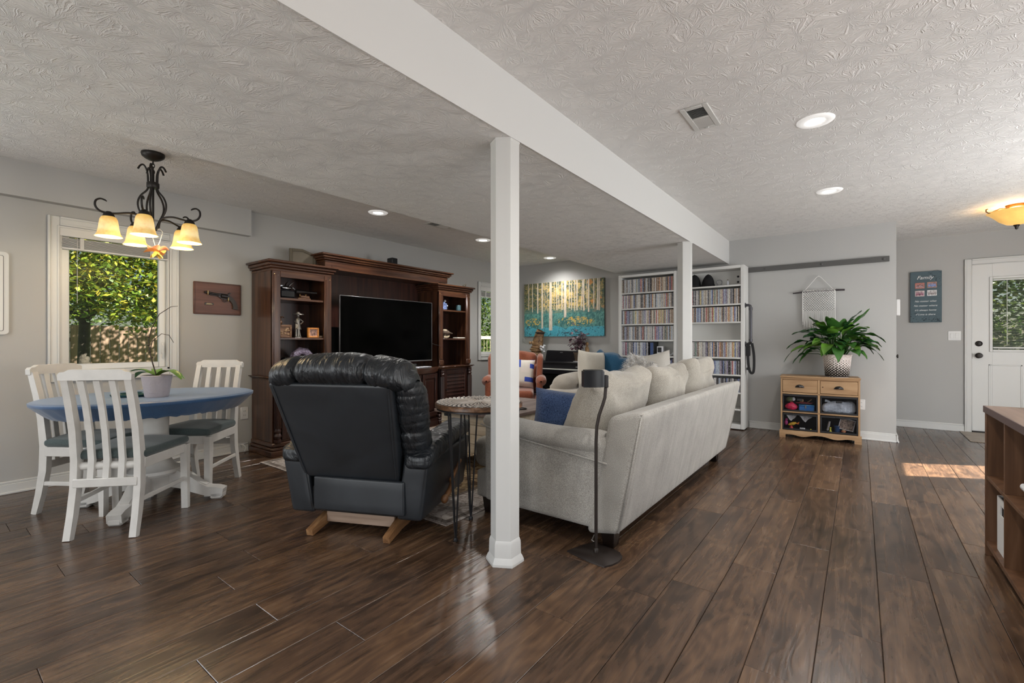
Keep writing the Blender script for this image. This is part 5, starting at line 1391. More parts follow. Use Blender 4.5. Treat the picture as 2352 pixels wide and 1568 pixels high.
ORD = lambda n: '%d%s' % (n, 'th' if 10 <= n % 100 <= 20 else {1: 'st', 2: 'nd', 3: 'rd'}.get(n % 10, 'th'))
ROWW = ['top', 'second', 'third', 'fourth', 'fifth', 'sixth', 'seventh']
ndisc = 0
def fill(ci, row, x0, x1, single, hts=(.190,), blu=False, loc=None):
    global ndisc
    z = SH[ci][row]; x = x0; k = 0; stuff = {}
    while True:
        th = R_.choice((.0145, .0145, .0145, .015, .0155, .0105 if False else .0145)); 
        if x + th > x1: break
        nm = R_.choices([c[0] for c in COLS], WT)[0] if not blu or R_.random() < .35 else R_.choice(('blue', 'pale blue', 'black', 'grey'))
        h = R_.choice(hts); k += 1
        yy = YB0 + .012 + R_.random() * .006
        if single and ndisc < 300:
            o = link(disc_mesh(nm, th, h), 'disc_case', None); o.location = (x, yy, z + .0004); ndisc += 1
            tag(o, '%s disc case, %s from left, %s of %s bookcase' % (nm, ORD(k), loc, ('left', 'right')[ci]), 'disc case', 'disc cases on the %s of the %s bookcase' % (loc, ('left', 'right')[ci]))
        else:
            stuff.setdefault(nm, G()).box(x, x + th - .0006, yy, yy + .135, z + .0004, z + .0004 + h, .0012)
        x += th + .0002
    for nm, g in stuff.items():
        o = g.build('disc_cases', SM[nm]); tag(o, '%s spined disc cases in the %s of the %s white bookcase' % (nm, loc, ('left', 'right')[ci]), 'disc cases', None, 'stuff')
xl0, xl1 = -2.817 + .044, -1.977 - .044
for r, loc in enumerate(('top row', 'second row', 'third row', 'fourth row')): fill(0, r, xl0, xl1, True, loc=loc)
xr0, xr1 = -1.972 + .044, -1.146 - .044
HID = -1.80
fill(0, 4, xl0, xl0 + .40, True, loc='fifth row')
fill(1, 1, HID, xr1, True, loc='row below the black hats')
fill(1, 2, HID, xr1, True, loc='row above the empty shelf')
fill(1, 4, HID, xr1, False, loc='row under the empty shelf')
fill(1, 1, xr0, HID - .001, False, loc='hidden end of the upper row'); fill(1, 2, xr0, HID - .001, False, loc='hidden end of the middle row'); fill(1, 4, xr0, HID - .001, False, loc='hidden end of the lower row')
fill(1, 5, -1.62, xr1, False, (.172,), True, loc='row with blue cases'); fill(1, 6, xr0, xr1, False, (.172,), True, loc='row near the bottom')
fill(0, 5, xl0, xl1, False, (.19, .172), True, loc='row behind the loveseat')
# things on the shelves
t = thing('black_disc_box', 'black boxed set at the end of the fifth row in the left bookcase', 'box', (-2.355, 6.33, .9075))
G().box(0, .055, 0, .19, 0, .195, .003).build('slip_case', BLACK, t); G().box(.006, .049, -.003, .002, .01, .185, .001).build('box_spine', pm('box_blue', (.04, .08, .22), .4), t)
t = thing('toy_robot_clock', 'little white square toy with a dark face beside the black box set', 'toy', (-2.225, 6.39, .9075))
G().box(-.04, .04, -.035, .035, .03, .135, .006).build('toy_body', pm('porcelain', (.75, .76, .8), .2), t); G().box(-.028, .028, -.038, -.034, .05, .12, .002).ball((-.0, -.038, .09), (.014, .004, .014), 10, 6).build('toy_face', BLACK, t); G().box(-.02, .02, -.02, .02, 0, .03, .003).build('toy_foot', WB, t)
t = thing('white_coral', 'white lacy coral piece at the right end of the fifth shelf', 'ornament', (-2.10, 6.40, .9075))
g = G()
for k in range(16):
    a = k * .9; g.tube([(0, 0, .004), (.03 * cos(a), .03 * sin(a), .02), (.07 * cos(a + .3), .045 * sin(a + .3), .02 + .03 * R_.random())], [.007, .006, .003], 6)
g.build('coral_branches', pm('chalk_white', (.72, .74, .78), .7), t)
def hat(x, label, s=1.0):
    t = thing('black_knit_hat', label, 'hat', (x, 6.42, 1.8285), 0, 'black hats on the right bookcase')
    G().grid(lambda u, v: ((.078 * (1 - u ** 2.6) ** .6 * cos(2 * PI * v)) * s, .07 * (1 - u ** 2.6) ** .6 * sin(2 * PI * v), .165 * u * s + .006 * sin(10 * v * PI) * u), 14, 22, cv=True).build('crown', pm('black_knit', (.008, .008, .009), .95, bmp=.6, bsc=120), t, sharp=None)
    G().lathe([(.082 * s, .001), (.086 * s, .012), (.082 * s, .03), (.07 * s, .03)], n=22).build('cuff', pm('black_knit', (.008, .008, .009), .95), t)
hat(-1.775, 'black knit hat half hidden by the far post on the top shelf', 1.05); hat(-1.60, 'black knit hat standing clear of the post on the top shelf', 1.0)
t = thing('ring_sculpture', 'small silver ring sculpture right of the black hats', 'ornament', (-1.455, 6.40, 1.8285))
G().box(-.04, .04, -.02, .02, 0, .014, .003).build('ring_base', SILV, t); G().tube([(.032 * cos(a), 0, .048 + .034 * sin(a)) for a in [2 * PI * i / 18 for i in range(18)]], .007, 8, closed=True).build('ring', SILV, t)
t = thing('small_bottle', 'tiny pale bottle near the right end of the top shelf', 'bottle', (-1.355, 6.40, 1.8285))
G().lathe([(.011, 0), (.012, .004), (.012, .045), (.006, .055), (.006, .07), (.003, .071)], n=12).build('bottle_glass', pm('pale_plastic', (.6, .62, .68), .35), t); G().lathe([(.007, .068), (.007, .078), (.002, .079)], n=10).build('bottle_cap', WB, t)
t = thing('black_binder', 'black binder lying open on the low shelf behind the sofa cushion', 'binder', (-1.69, 6.38, .6935))
G().box(-.07, .07, -.04, .08, 0, .17, .006).build('cover', BLACK, t); G().box(-.06, .06, -.044, -.038, .01, .16, .001).build('cover_panel', pm('box_blue', (.04, .08, .22), .4), t)

# flat track on the wall
t = thing('sliding_door_rail', 'long dark flat steel rail fixed high on the grey wall', 'rail', (-.45, 6.6, 2.03))
DG = pm('grey_steel_bar', (.10, .098, .095), .5, metal=.3)
G().box(-1.165, .263, 6.572, 6.582, 1.998, 2.060, .002).build('rail_bar', DG, t, world=True)
for x in (-.95, -.36, .215):
    g = G(); g.M = at((x, 6.572, 2.029), (PI / 2, 0, 0)); g.lathe([(.014, 0), (.014, .007), (.01, .01), (.003, .011)], n=6); g.lathe([(.018, -.028), (.018, -.009)], n=12); g.build('rail_bolt', DG, t, world=True)

# ------------------------------------------------------------------ macrame
t = thing('macrame_hanging', 'white macrame wall hanging on a dark stick above the plant', 'wall hanging', (-.39, 6.565, 1.71))
CORD = pm('cotton_cord', (.76, .75, .73), .9)
STK = pm('dark_stick', (.05, .04, .045), .7, var=.5, vs=25)
G().tube([(-.262, 0, -.012), (-.15, 0, -.002), (0, 0, .006), (.14, 0, .004), (.252, 0, 0)], [.007, .012, .0125, .012, .011], 8).build('stick', STK, t)
G().tube([(-.145, -.004, .006), (-.02, -.002, .165), (.0, 0, .178), (.02, -.002, .165), (.145, -.004, .01)], .003, 6).ball((0, .0, .176), .007, 8, 5).build('hanging_cord', CORD, t)
g = G()
for k in range(22):
    x = -.155 + k * .31 / 21; g.tube([(x + .006 * cos(a) , .014 * sin(a) - .0, .004 + .014 * cos(a)) for a in [2 * PI * i / 8 for i in range(8)]], .0035, 5, closed=True)
o = g.build('knots', CORD, t); o['kind'] = 'stuff'
g = G()
for k in range(26):
    x = -.155 + k * .31 / 25
    ph_ = k % 2
    pts = [(x + (.0075 if (j + ph_) % 2 else -.0075), -.006 - .004 * ((j + k) % 3), -.01 - j * .0145) for j in range(17)]
    g.tube(pts, .0042, 5)
o = g.build('knotted_net', CORD, t); o['kind'] = 'stuff'
g = G()
for k in range(34):
    x = -.157 + k * .314 / 33; L_ = .40 + .045 * abs(sin(k * 1.7)) + .03 * (abs(x) < .03) 
    g.tube([(x, -.012, -.24), (x + .002 * sin(k), -.012, -.33), (x + .004 * sin(k * 2.2), -.011, -L_)], .0034, 5)
o = g.build('fringe', CORD, t); o['kind'] = 'stuff'
for x in (-.160, .160): G().tube([(x, -.008, 0), (x, -.012, -.2), (x + .002, -.012, -.36)], .0055, 6).build('edge_cord', CORD, t)

# ------------------------------------------------------------------ pine cabinet with wire baskets
t = thing('pine_cabinet', 'small pine cabinet with two drawers and four wire baskets of toys', 'cabinet', (-.378, 6.375, 0), rad(4))
PINE = wood('honey_pine', (.26, .145, .068), (.36, .22, .112), (.44, .285, .155), 'x', 5, .5, stretch=10)
PINEV = wood('honey_pine_upright', (.26, .145, .068), (.36, .22, .112), (.44, .285, .155), 'z', 5, .5, stretch=10)
hw, dp0, dp1 = .372, -.165, .16
B = lambda nm, g, m=PINE: g.build(nm, m, t)
B('top', G().box(-hw - .006, hw + .006, dp0 - .012, dp1, .695, .713, .004).box(-hw, hw, dp0 - .006, dp1, .682, .695, .003))
for x in (-hw, hw - .018): B('side_panel', G().box(x, x + .018, dp0, dp1, .0, .682, .002), PINEV)
B('divider', G().box(-.0115, .0115, dp0, dp1 - .01, .07, .682, .002), PINEV)
for z in (.505, .290): B('rail', G().box(-hw + .018, hw - .018, dp0, dp0 + .03, z, z + .018, .002))
B('rail', G().box(-hw + .018, hw - .018, dp0, dp0 + .03, .672, .683, .002))
for z in (.498, .283, .07): B('shelf', G().box(-hw + .018, hw - .018, dp0 + .03, dp1 - .01, z, z + .008))
B('back_panel', G().box(-hw + .018, hw - .018, dp1 - .01, dp1, .07, .68), pm('dark_back', (.02, .016, .014), .9))
sk = [(-hw - .012, .0), (-hw - .012, .088), (hw + .012, .088), (hw + .012, .0), (hw - .05, .0)]
for i in range(31):
    u = 1 - i / 30; x = -hw + .05 + (2 * hw - .1) * u
    z = .030 + .018 * cos(u * 4 * PI) * (1 if .12 < u < .88 else .4) - (.020 * math.exp(-((u - .5) / .04) ** 2) if False else 0) + .012 * abs(sin(u * PI * 2))
    sk.append((x, z))
sk.append((-hw + .05, .0))
B('scalloped_skirt', G().prism(sk, dp0 - .014, dp0 + .002, 'y'))
for i, x in enumerate((-hw + .02, .0135)):
    w = hw - .034
    d = B('drawer', G().box(x, x + w, dp0 - .004, dp0 + .28, .527, .669, .003))
    g = G(); cx_ = x + w / 2
    def cup(u, v, cx_=cx_): a = PI * u; b2 = PI / 2 * v; return (cx_ + .043 * cos(a) * sin(b2), dp0 - .004 - .027 * cos(b2) * (.35 + .65 * sin(a)), .586 + .032 * sin(a) * sin(b2))
    g.grid(cup, 16, 8); g.tube([(cx_ - .045, dp0 - .006, .586), (cx_ + .045, dp0 - .006, .586)], .003, 6); g.build('cup_pull', pm('black_iron_pull', (.012, .012, .013), .3), d, world=False)
    if i: G().ball((x + .022, dp0 - .004, .60), (.008, .002, .007), 10, 5).build('knot', pm('pine_knot', (.09, .04, .015), .6), d)
WIRE = pm('black_wire', (.008, .008, .010), .5)
for (x, z) in ((-hw + .02, .306), (.0135, .306), (-hw + .02, .092), (.0135, .092)):
    w = hw - .034; h_ = .196 if z > .2 else .190
    b_ = B('wire_basket', G().box(x, x + w, dp0 - .004, dp0 + .006, z, z + .018, .002).box(x, x + w, dp0 - .004, dp0 + .006, z + h_ - .022, z + h_, .002).box(x, x + .012, dp0 - .004, dp0 + .006, z + .018, z + h_ - .022, .002).box(x + w - .012, x + w, dp0 - .004, dp0 + .006, z + .018, z + h_ - .022, .002).box(x, x + w, dp0 + .006, dp0 + .28, z, z + .004), WIRE)
    g = G()
    for k in range(1, 26): xx = x + k * w / 26; g.box(xx - .0007, xx + .0007, dp0, dp0 + .0014, z + .016, z + h_ - .02)
    for k in range(1, 12): zz = z + .016 + k * (h_ - .036) / 12; g.box(x + .01, x + w - .01, dp0, dp0 + .0014, zz - .0007, zz + .0007)
    o = g.build('wire_mesh', WIRE, b_); o['kind'] = 'stuff'
    g = G(); g.box(x + w / 2 - .028, x + w / 2 + .028, dp0 - .009, dp0 - .004, z + h_ - .07 if z > .2 else z + h_ - .02, z + h_ - .045 if z > .2 else z + h_ + .003, .003)
    g.build('label_holder', WIRE, b_)
CL = at(t.location, (0, 0, t.rotation_euler.z))
def toy(name, label, cat, x, z, parts):
    p = CL @ Vector((x, dp0 + .07, z)); q = thing(name, label, cat, tuple(p), rad(4))
    for nm, g, m in parts: g.build(nm, m, q)
    return q
zb1, zb2 = .3105, .0965
xl, xr = -hw + .02, .0135
RED = pm('red_bag', (.65, .02, .09), .45, var=.3, vs=30, bmp=.8, bsc=30, bd=.01); BLU = pm('toolbox_blue', (.02, .14, .42), .35)
toy('pink_red_bag', 'crumpled pinkish red bag in the upper left wire basket', 'bag', xl + .085, zb1, [('bag_body', G().ball((0, 0, .04), (.065, .035, .04), 14, 8, lambda x, y, z: (x * (1.0 - 6 * max(0, z - .04)), y, z * 1.1)), RED), ('bag_neck', G().tube([(0, 0, .075), (.005, 0, .095)], [.012, .02], 8), RED)])
toy('blue_toolbox', 'blue toolbox with a silver latch in the upper left wire basket', 'box', xl + .235, zb1, [('box_body', G().box(-.075, .075, -.03, .06, 0, .058, .006), BLU), ('box_lid', G().box(-.076, .076, -.031, .061, .059, .072, .005), pm('toolbox_lid', (.05, .25, .55), .3)), ('latch', G().box(-.018, -.002, -.035, -.03, .03, .07, .003), SILV)])
toy('green_pouch', 'green and white pouch at the back of the upper left wire basket', 'bag', xl + .07, zb1 + .092, [('pouch', G().ball((0, .03, .03), (.04, .03, .03)), pm('camo_green', (.14, .18, .08), .8, var=.6, vs=40)), ('patch', G().ball((.035, .025, .035), (.018, .02, .022)), pm('chalk_white', (.72, .74, .78), .7))])
toy('brown_toy_boat', 'dark red and tan toy boat above the blue toolbox', 'toy', xl + .21, zb1 + .076, [('hull', G().tube([(-.08, .02, .012), (-.02, .02, .014), (.06, .02, .012), (.09, .02, .02)], [.006, .018, .016, .004], 8, flat=.7), pm('toy_maroon', (.22, .03, .03), .5)), ('deck', G().box(-.045, -.005, .0, .04, .028, .055, .005), pm('toy_tan', (.42, .25, .12), .5)), ('mast', G().tube([(.03, .02, .02), (.075, .02, .06)], .005, 6), pm('toy_tan', (.42, .25, .12), .5))])
toy('grey_plastic_bag', 'silvery grey plastic bag filling the upper right wire basket', 'bag', xr + .17, zb1, [('bag_body', G().rbox(-.155, .155, -.03, .08, 0, .13, .04, 8, 3, lambda x, y, z: (x, y, z * (1 - .3 * (x < -.05) * abs(x + .05) / .1) + .012 * mnoise.noise((x * 20, y * 20, z * 20)))), pm('silver_plastic', (.42, .46, .54), .25, var=.3, vs=14, bmp=.9, bsc=16, bd=.02)), ('bag_twist', G().tube([(-.08, 0, .11), (-.10, 0, .13), (-.125, 0, .135)], [.02, .012, .016], 8), pm('silver_plastic', (.42, .46, .54), .25))])
toy('white_paper_bundle', 'crumpled white paper drooping in the lower left wire basket', 'paper', xl + .15, zb2 + .095, [('sheet', G().grid(lambda u, v: (-.13 + .13 * u, .01 * sin(v * 5), .075 - .085 * v * (1 - abs(2 * u - 1)) + .006 * sin(u * 14)), 12, 8), pm('white_paper', (.62, .62, .66), .7, var=.15, vs=20)), ('sheet', G().grid(lambda u, v: (.0 + .15 * u, .01 * sin(v * 5) + .01, .07 - .08 * v * (1 - abs(2 * u - 1)) + .006 * sin(u * 12)), 12, 8), pm('white_paper', (.62, .62, .66), .7))])
toy('yellow_toy_fish', 'orange and yellow toy fish in the lower left wire basket', 'toy', xl + .095, zb2, [('fish_body', G().ball((0, 0, .055), (.042, .016, .02), 14, 8, lambda x, y, z: (x, y, z + .3 * x)), pm('toy_yellow', (.65, .38, .03), .4, var=.5, vs=30)), ('tail_fin', G().prism([(.035, .06), (.07, .085), (.062, .05)], -.004, .004, 'y'), pm('toy_orange', (.6, .16, .02), .4)), ('red_stand', G().lathe([(.02, 0), (.02, .012), (.008, .03), (.008, .045)], -.01, 0, 10), pm('toy_red', (.5, .03, .03), .4))])
toy('pink_toy_dragon', 'magenta plush at the left side of the lower left wire basket', 'toy', xl + .032, zb2 + .03, [('plush_body', G().ball((0, .02, .03), (.018, .02, .03)), pm('toy_magenta', (.42, .04, .2), .7)), ('plush_head', G().ball((.004, .015, .068), (.014, .014, .016)), pm('toy_magenta', (.42, .04, .2), .7))])
toy('white_marker', 'white and yellow marker pen on the floor of the lower left basket', 'pen', xl + .22, zb2, [('pen_body', G().tube([(-.05, -.02, .012), (.0, -.02, .012)], .009, 8), pm('white_paper', (.62, .62, .66), .7)), ('pen_tip', G().tube([(.0, -.02, .011), (.05, -.02, .010)], [.004, .003], 8), BLACK), ('pen_cap', G().tube([(.05, -.02, .01), (.065, -.02, .01)], .006, 8), pm('toy_yellow_b', (.6, .55, .05), .4))])
toy('puzzle_sheet', 'white edged colourful puzzle sheet leaning in the lower right basket', 'sheet', xr + .245, zb2 + .02, [('sheet', (lambda g: (setattr(g, 'M', at((0, 0, .075), (0, rad(12), 0))), g.box(-.07, .07, -.002, .002, -.062, .062))[1])(G()), pm('white_paper', (.62, .62, .66), .7)), ('print', (lambda g: (setattr(g, 'M', at((0, 0, .075), (0, rad(12), 0))), g.box(-.064, .064, -.0035, -.002, -.056, .056))[1])(G()), pm('puzzle_print', (.22, .16, .13), .5, var=.95, vs=60))])
toy('yellow_game_pawn', 'small yellow game pawn in the lower right wire basket', 'toy', xr + .095, zb2, [('pawn_base', G().lathe([(.013, 0), (.013, .006), (.008, .014), (.006, .034)], 0, 0, 12), pm('toy_yellow_b', (.6, .55, .05), .4)), ('pawn_head', G().ball((0, 0, .042), .010), pm('toy_yellow_b', (.6, .55, .05), .4))])
toy('grey_paint_tube', 'slim grey tube leaning upright in the lower right wire basket', 'tube', xr + .08, zb2, [('tube_body', G().tube([(-.012, .01, .014), (.0, .01, .07), (.008, .01, .115)], [.011, .012, .010], 10), pm('tube_grey', (.3, .28, .28), .5)), ('tube_cap', G().tube([(-.016, .01, 0), (-.012, .01, .015)], .009, 8), BLACK)])
toy('dark_blue_cup', 'dark blue toy bucket in the lower right wire basket', 'bucket', xr + .16, zb2, [('bucket', G().lathe([(.024, 0), (.03, .065), (.032, .068), (.027, .06)], 0, .02, 16), pm('navy_plastic', (.02, .06, .16), .4)), ('bucket_rim', G().lathe([(.033, .062), (.035, .066), (.033, .072)], 0, .02, 16, False), pm('navy_plastic', (.02, .06, .16), .4))])
toy('tan_wooden_bead', 'tan wooden ball toy at the bottom of the lower right basket', 'toy', xr + .215, zb2, [('bead', G().ball((0, -.02, .02), .02), pm('toy_tan', (.42, .25, .12), .5)), ('bead_ring', G().tube([(.021 * cos(a), -.02 + .021 * sin(a), .02) for a in [2 * PI * i / 14 for i in range(14)]], .003, 5, closed=True), pm('toy_red', (.5, .03, .03), .4))])

# peace lily in a wicker pot
t = thing('potted_peace_lily', 'lush green peace lily in a white wicker pot on the pine cabinet', 'plant', (-.205, 6.35, .7135))
def wick(u, v):
    th = 2 * PI * v; z = .247 * u; r = .108 + .027 * u
    k = sin(u * 18 * PI) * sin(th * 22); r += .0035 * k
    return (r * cos(th), r * sin(th), z)
def wick_mat():
    m, nt, b = newmat('whitewashed_wicker'); v = coords(nt); n = N(nt, 'ShaderNodeTexNoise'); n.inputs['Scale'].default_value = 40; nt.links.new(v, n.inputs['Vector'])
    nt.links.new(ramp(nt, n.outputs['Fac'], [(.3, (.62, .53, .48)), (.7, (.84, .77, .73))]), b.inputs['Base Color']); b.inputs['Roughness'].default_value = .75
    return m
WK = wick_mat()
G().grid(wick, 72, 132, cv=True).build('wicker_pot', WK, t, sharp=None)
G().tube([(.134 * cos(a), .134 * sin(a), .247) for a in [2 * PI * i / 40 for i in range(40)]], .008, 8, closed=True).build('pot_rim', WK, t)
G().lathe([(.112, .004), (.128, .2), (.005, .21)], n=24).build('soil', pm('dark_soil', (.02, .014, .01), .95), t)
PLM = [pm('peace_lily_leaf', (.032, .105, .018), .28, var=.4, vs=7), pm('peace_lily_leaf_bright', (.09, .21, .024), .3, var=.35, vs=7), pm('peace_lily_leaf_dark', (.018, .07, .018), .26, var=.4, vs=7)]
R_ = random.Random(12)
def lily(az, reach, top, L, w, droop, mi):
    ca_, sa_ = cos(az), sin(az)
    b0 = Vector((.05 * ca_, .05 * sa_ * .8, .2)); e0 = Vector((reach * ca_, max(-.30, min(.12, reach * sa_ * .75)), .2 + top))
    mid = b0.lerp(e0, .55) + Vector((0, 0, .12 * top / .3))
    g = G().tube([tuple(b0), tuple(mid), tuple(e0)], [.0045, .004, .003], 5)
    d0 = (e0 - mid).normalized(); side = Vector((-sa_, ca_, R_.uniform(-.35, .35))).normalized()
    vs = []; fs = []; n = 9
    for i in range(n + 1):
        u = i / n
        p = e0 + Vector((d0.x, d0.y, 0)) * L * u * (1 - .15 * u) + Vector((0, 0, d0.z * L * u - droop * L * u * u))
        if p.y > .215: p.y = .215
        ww = w * (sin(PI * (u ** .75) * .985 + .015)) ** .85 + .002
        up = Vector((0, 0, 1))
        for s_ in (-1, -.5, 0, .5, 1):
            q = p + side * s_ * ww / 2 + up * (abs(s_) * ww * .16) + up * (.006 * sin(u * 12 + s_ * 3))
            if q.y > .225: q.y = .225
            vs.append(tuple(q))
    for i in range(n):
        for j in range(4): fs.append([i * 5 + j, i * 5 + j + 1, i * 5 + j + 6, i * 5 + j + 5])
    g.add(vs, fs); g.build('leaf', PLM[mi], t, sharp=None)
for k in range(70):
    az = R_.uniform(0, 2 * PI)
    if sin(az) > .45: az = -az
    el = R_.random()
    reach = .07 + .19 * (1 - el) * (.5 + .7 * R_.random()); top = .10 + .27 * el * (.6 + .5 * R_.random())
    lily(az, reach, top, R_.uniform(.16, .24), R_.uniform(.085, .125), R_.uniform(.15, .65) * (1.25 - .8 * el), R_.choices((0, 1, 2), (5, 3, 3))[0])
for (az, reach, top, L, w, dr, mi) in ((rad(178), .30, .13, .26, .07, .75, 2), (rad(186), .27, .20, .26, .08, .45, 2), (rad(170), .24, .30, .25, .09, .25, 2), (rad(2), .22, .27, .25, .085, .5, 0), (rad(-4), .21, .14, .24, .095, .7, 0), (rad(10), .2, .22, .24, .08, .5, 2), (rad(30), .10, .40, .24, .065, .1, 2), (rad(-10), .12, .38, .24, .09, -.2, 0), (rad(190), .12, .36, .2, .09, -.1, 0), (rad(-60), .07, .3, .18, .1, .1, 0), (rad(160), .1, .30, .2, .09, .1, 1), (rad(-80), .1, .10, .13, .085, .9, 1), (rad(195), .28, .06, .18, .07, .7, 2), (rad(205), .22, .09, .19, .08, .8, 0)):
    lily(az, reach, top, L, w, dr, mi)

# ------------------------------------------------------------------ plates, switches, sign
PLATE = pm('plate_white', (.74, .74, .73), .35)
def wall_plate(name, label, cat, loc, rz, w, h, kind):
    t = thing(name, label, cat, loc, rz)
    G().box(-w / 2, w / 2, -.006, 0, -h / 2, h / 2, .003).build('cover_plate', PLATE, t)
    if kind == 'outlet':
        for z in (-.021, .021):
            G().box(-.017, .017, -.008, -.006, z - .014, z + .014, .003).build('socket', PLATE, t)
            G().box(-.009, -.006, -.0085, -.0078, z - .004, z + .007).box(.006, .009, -.0085, -.0078, z - .004, z + .006).build('slot', BLACK, t)
    else:
        for x in (-.023, .023): g = G(); g.M = at((x, -.006, 0), (rad(4), 0, 0)); g.box(-.0165, .0165, -.004, 0, -.033, .033, .002); g.build('rocker', PLATE, t)
    return t
wall_plate('wall_outlet', 'white outlet on the grey wall right of the pine cabinet', 'outlet', (.012, 6.5995, .393), 0, .072, .116, 'outlet')
wall_plate('wall_outlet', 'white outlet low on the left wall beside the dark cabinet', 'outlet', (-4.9795, 2.085, .387), rad(90), .072, .124, 'outlet')
wall_plate('light_switch', 'white double rocker light switch beside the entry door', 'switch', (.94, 7.8795, 1.182), 0, .118, .118, 'switch')
tag(G().tube([(-4.95, 2.05, .05), (-4.93, 2.03, .085), (-4.90, 2.04, .09), (-4.88, 2.06, .06), (-4.89, 2.05, .02), (-4.93, 2.07, .006), (-4.95, 2.09, .006)], .004, 6).build('power_cord', PLATE), 'short white cord looped on the floor beside the dark cabinet', 'cable')
t = thing('thermostat', 'white thermostat edge sticking out past the grey wall corner', 'thermostat', (.322, 6.72, 1.49))
G().box(.0005, .036, -.06, .06, -.09, .09, .006).build('thermostat_body', PLATE, t); G().box(.036, .0375, -.04, .04, .0, .06, .001).build('display', pm('grey_print', (.2, .2, .21), .4), t)
t = thing('closet_knob', 'dark round knob peeking out past the grey wall corner', 'knob', (.3225, 6.80, .945))
g = G(); g.M = at((0, 0, 0), (0, PI / 2, 0)); g.lathe([(.03, 0), (.03, .004), (.012, .008)], n=14); g.build('rosette', IRON, t)
g = G(); g.M = at((0, 0, 0), (0, PI / 2, 0)); g.lathe([(.010, .006), (.012, .012), (.022, .017), (.02, .026), (.004, .028)], n=14); g.build('knob_ball', IRON, t)

t = thing('family_sign', 'slate blue canvas sign with four photos and white script lettering', 'sign', (.671, 7.88, 1.678))
SLATE = pm('slate_blue_canvas', (.075, .115, .135), .7, var=.12, vs=6)
sw, sh = .30, .65
G().box(-sw / 2, sw / 2, -.034, -.001, -sh / 2, sh / 2, .003).build('canvas', SLATE, t)
WT_ = pm('white_lettering', (.78, .80, .80), .6)
for s_, z, sz in (('Family', .245, .062), ('No matter what', -.055, .031), ('No matter where', -.112, .031), ("it's always home", -.168, .031), ('if Love is there', -.223, .031)):
    text('lettering', s_, sz, WT_, t, (-.005 if s_ != 'Family' else -.01, -.0345, z), (PI / 2, 0, 0), .35)
R_ = random.Random(2)
PH = [((.30, .20, .22), (.45, .16, .12)), ((.16, .24, .48), (.38, .2, .15)), ((.28, .10, .16), (.55, .45, .45)), ((.30, .26, .26), (.62, .62, .62))]
for i, (x, z) in enumerate(((-.058, .145), (.058, .150), (-.058, .045), (.058, .048))):
    ph_ = G().box(x - .045, x + .045, -.0365, -.034, z - .036, z + .036).build('photo', pm('photo_%s' % 'abcd'[i], PH[i][1], .35, var=.35, vs=30), t)
    g = G()
    for k in range(5): xx = x - .03 + k * .015; g.ball((xx, -.0365, z - .012 + .006 * (k % 2)), (.008, .001, .018), 8, 5); g.ball((xx, -.0365, z + .012 + .006 * (k % 2)), (.005, .0012, .006), 8, 5)
    g.build('printed_figures', pm('photo_figs_%s' % 'abcd'[i], PH[i][0], .35, var=.8, vs=90), ph_)
DKL = pm('navy_vine_print', (.018, .032, .042), .7)
g = G()
def curl(cx_, cz, r, a0, a1, sgn=1): g.tube([(cx_ + r * (1 - .5 * i / 16) * cos(a0 + (a1 - a0) * i / 16), -.0342, cz + r * (1 - .5 * i / 16) * sin(a0 + (a1 - a0) * i / 16)) for i in range(17)], .0016, 4)
for q in ((.09, .29, .05, 0, 5), (.125, .21, .035, 1, 6), (.13, .15, .03, 2, 7), (.06, -.275, .045, 0, 5), (.0, -.28, .03, 1, 6), (.10, -.29, .03, 2, 7), (-.08, -.26, .04, .5, 3)): curl(*q)
for k in range(34):
    x, z = (R_.uniform(-.14, .14), R_.uniform(-.315, -.275)) if k < 18 else ((R_.uniform(.02, .14), R_.uniform(.2, .31)) if k < 28 else (R_.uniform(-.145, -.09), R_.uniform(-.3, -.18)))
    g.ball((x, -.0342, z), (R_.uniform(.004, .009), .0006, R_.uniform(.003, .007)), 8, 5)
g.build('vine_print', DKL, t)

# framed board at the far left edge
t = thing('framed_board', 'white framed board with rounded corners at the left edge of the wall', 'frame', (-4.98, .24, 1.467), rad(90))
def rr(w, h, r, n=5):
    p = []
    for (sx, sz, a0) in ((1, 1, 0), (-1, 1, PI / 2), (-1, -1, PI), (1, -1, 3 * PI / 2)):
        for i in range(n + 1): a = a0 + PI / 2 * i / n; p.append((sx * (w / 2 - r) + r * cos(a), sz * (h / 2 - r) + r * sin(a)))
    return p
G().prism(rr(.45, .60, .025), -.018, -.001, 'y').build('frame', TRIM, t, sharp=30)
G().prism(rr(.40, .55, .012), -.0195, -.018, 'y').build('inner_line', pm('dark_line', (.06, .06, .06), .6), t)
G().prism(rr(.394, .544, .010), -.0205, -.0195, 'y').build('board', pm('whiteboard', (.66, .65, .63), .3), t)

# gun plaque
t = thing('revolver_plaque', 'reddish wooden plaque with a mounted revolver on the left wall', 'plaque', (-4.98, 1.841, 1.527), rad(90))
PLQ = wood('plaque_wood', (.075, .028, .016), (.115, .045, .028), (.155, .065, .04), 'x', 4, .45)
G().box(-.207, .207, -.02, -.001, -.153, .153, .006).build('board', PLQ, t)
g = G()
for (a, b_, c, d_) in ((-.195, .195, .14, .143), (-.195, .195, -.143, -.14), (-.198, -.195, -.143, .143), (.195, .198, -.143, .143)): g.box(a, b_, -.0208, -.0198, c, d_)
g.build('routed_line', pm('plaque_dark', (.03, .012, .008), .6), t)
GM = pm('gunmetal', (.05, .045, .045), .4, metal=.8); GM2 = pm('worn_steel', (.25, .23, .22), .35, metal=.9)
gun = G().tube([(-.122, -.032, .055), (.0, -.032, .042), (.01, -.032, .041)], .0105, 10).tube([(-.08, -.032, .036), (.0, -.032, .028)], .006, 8)
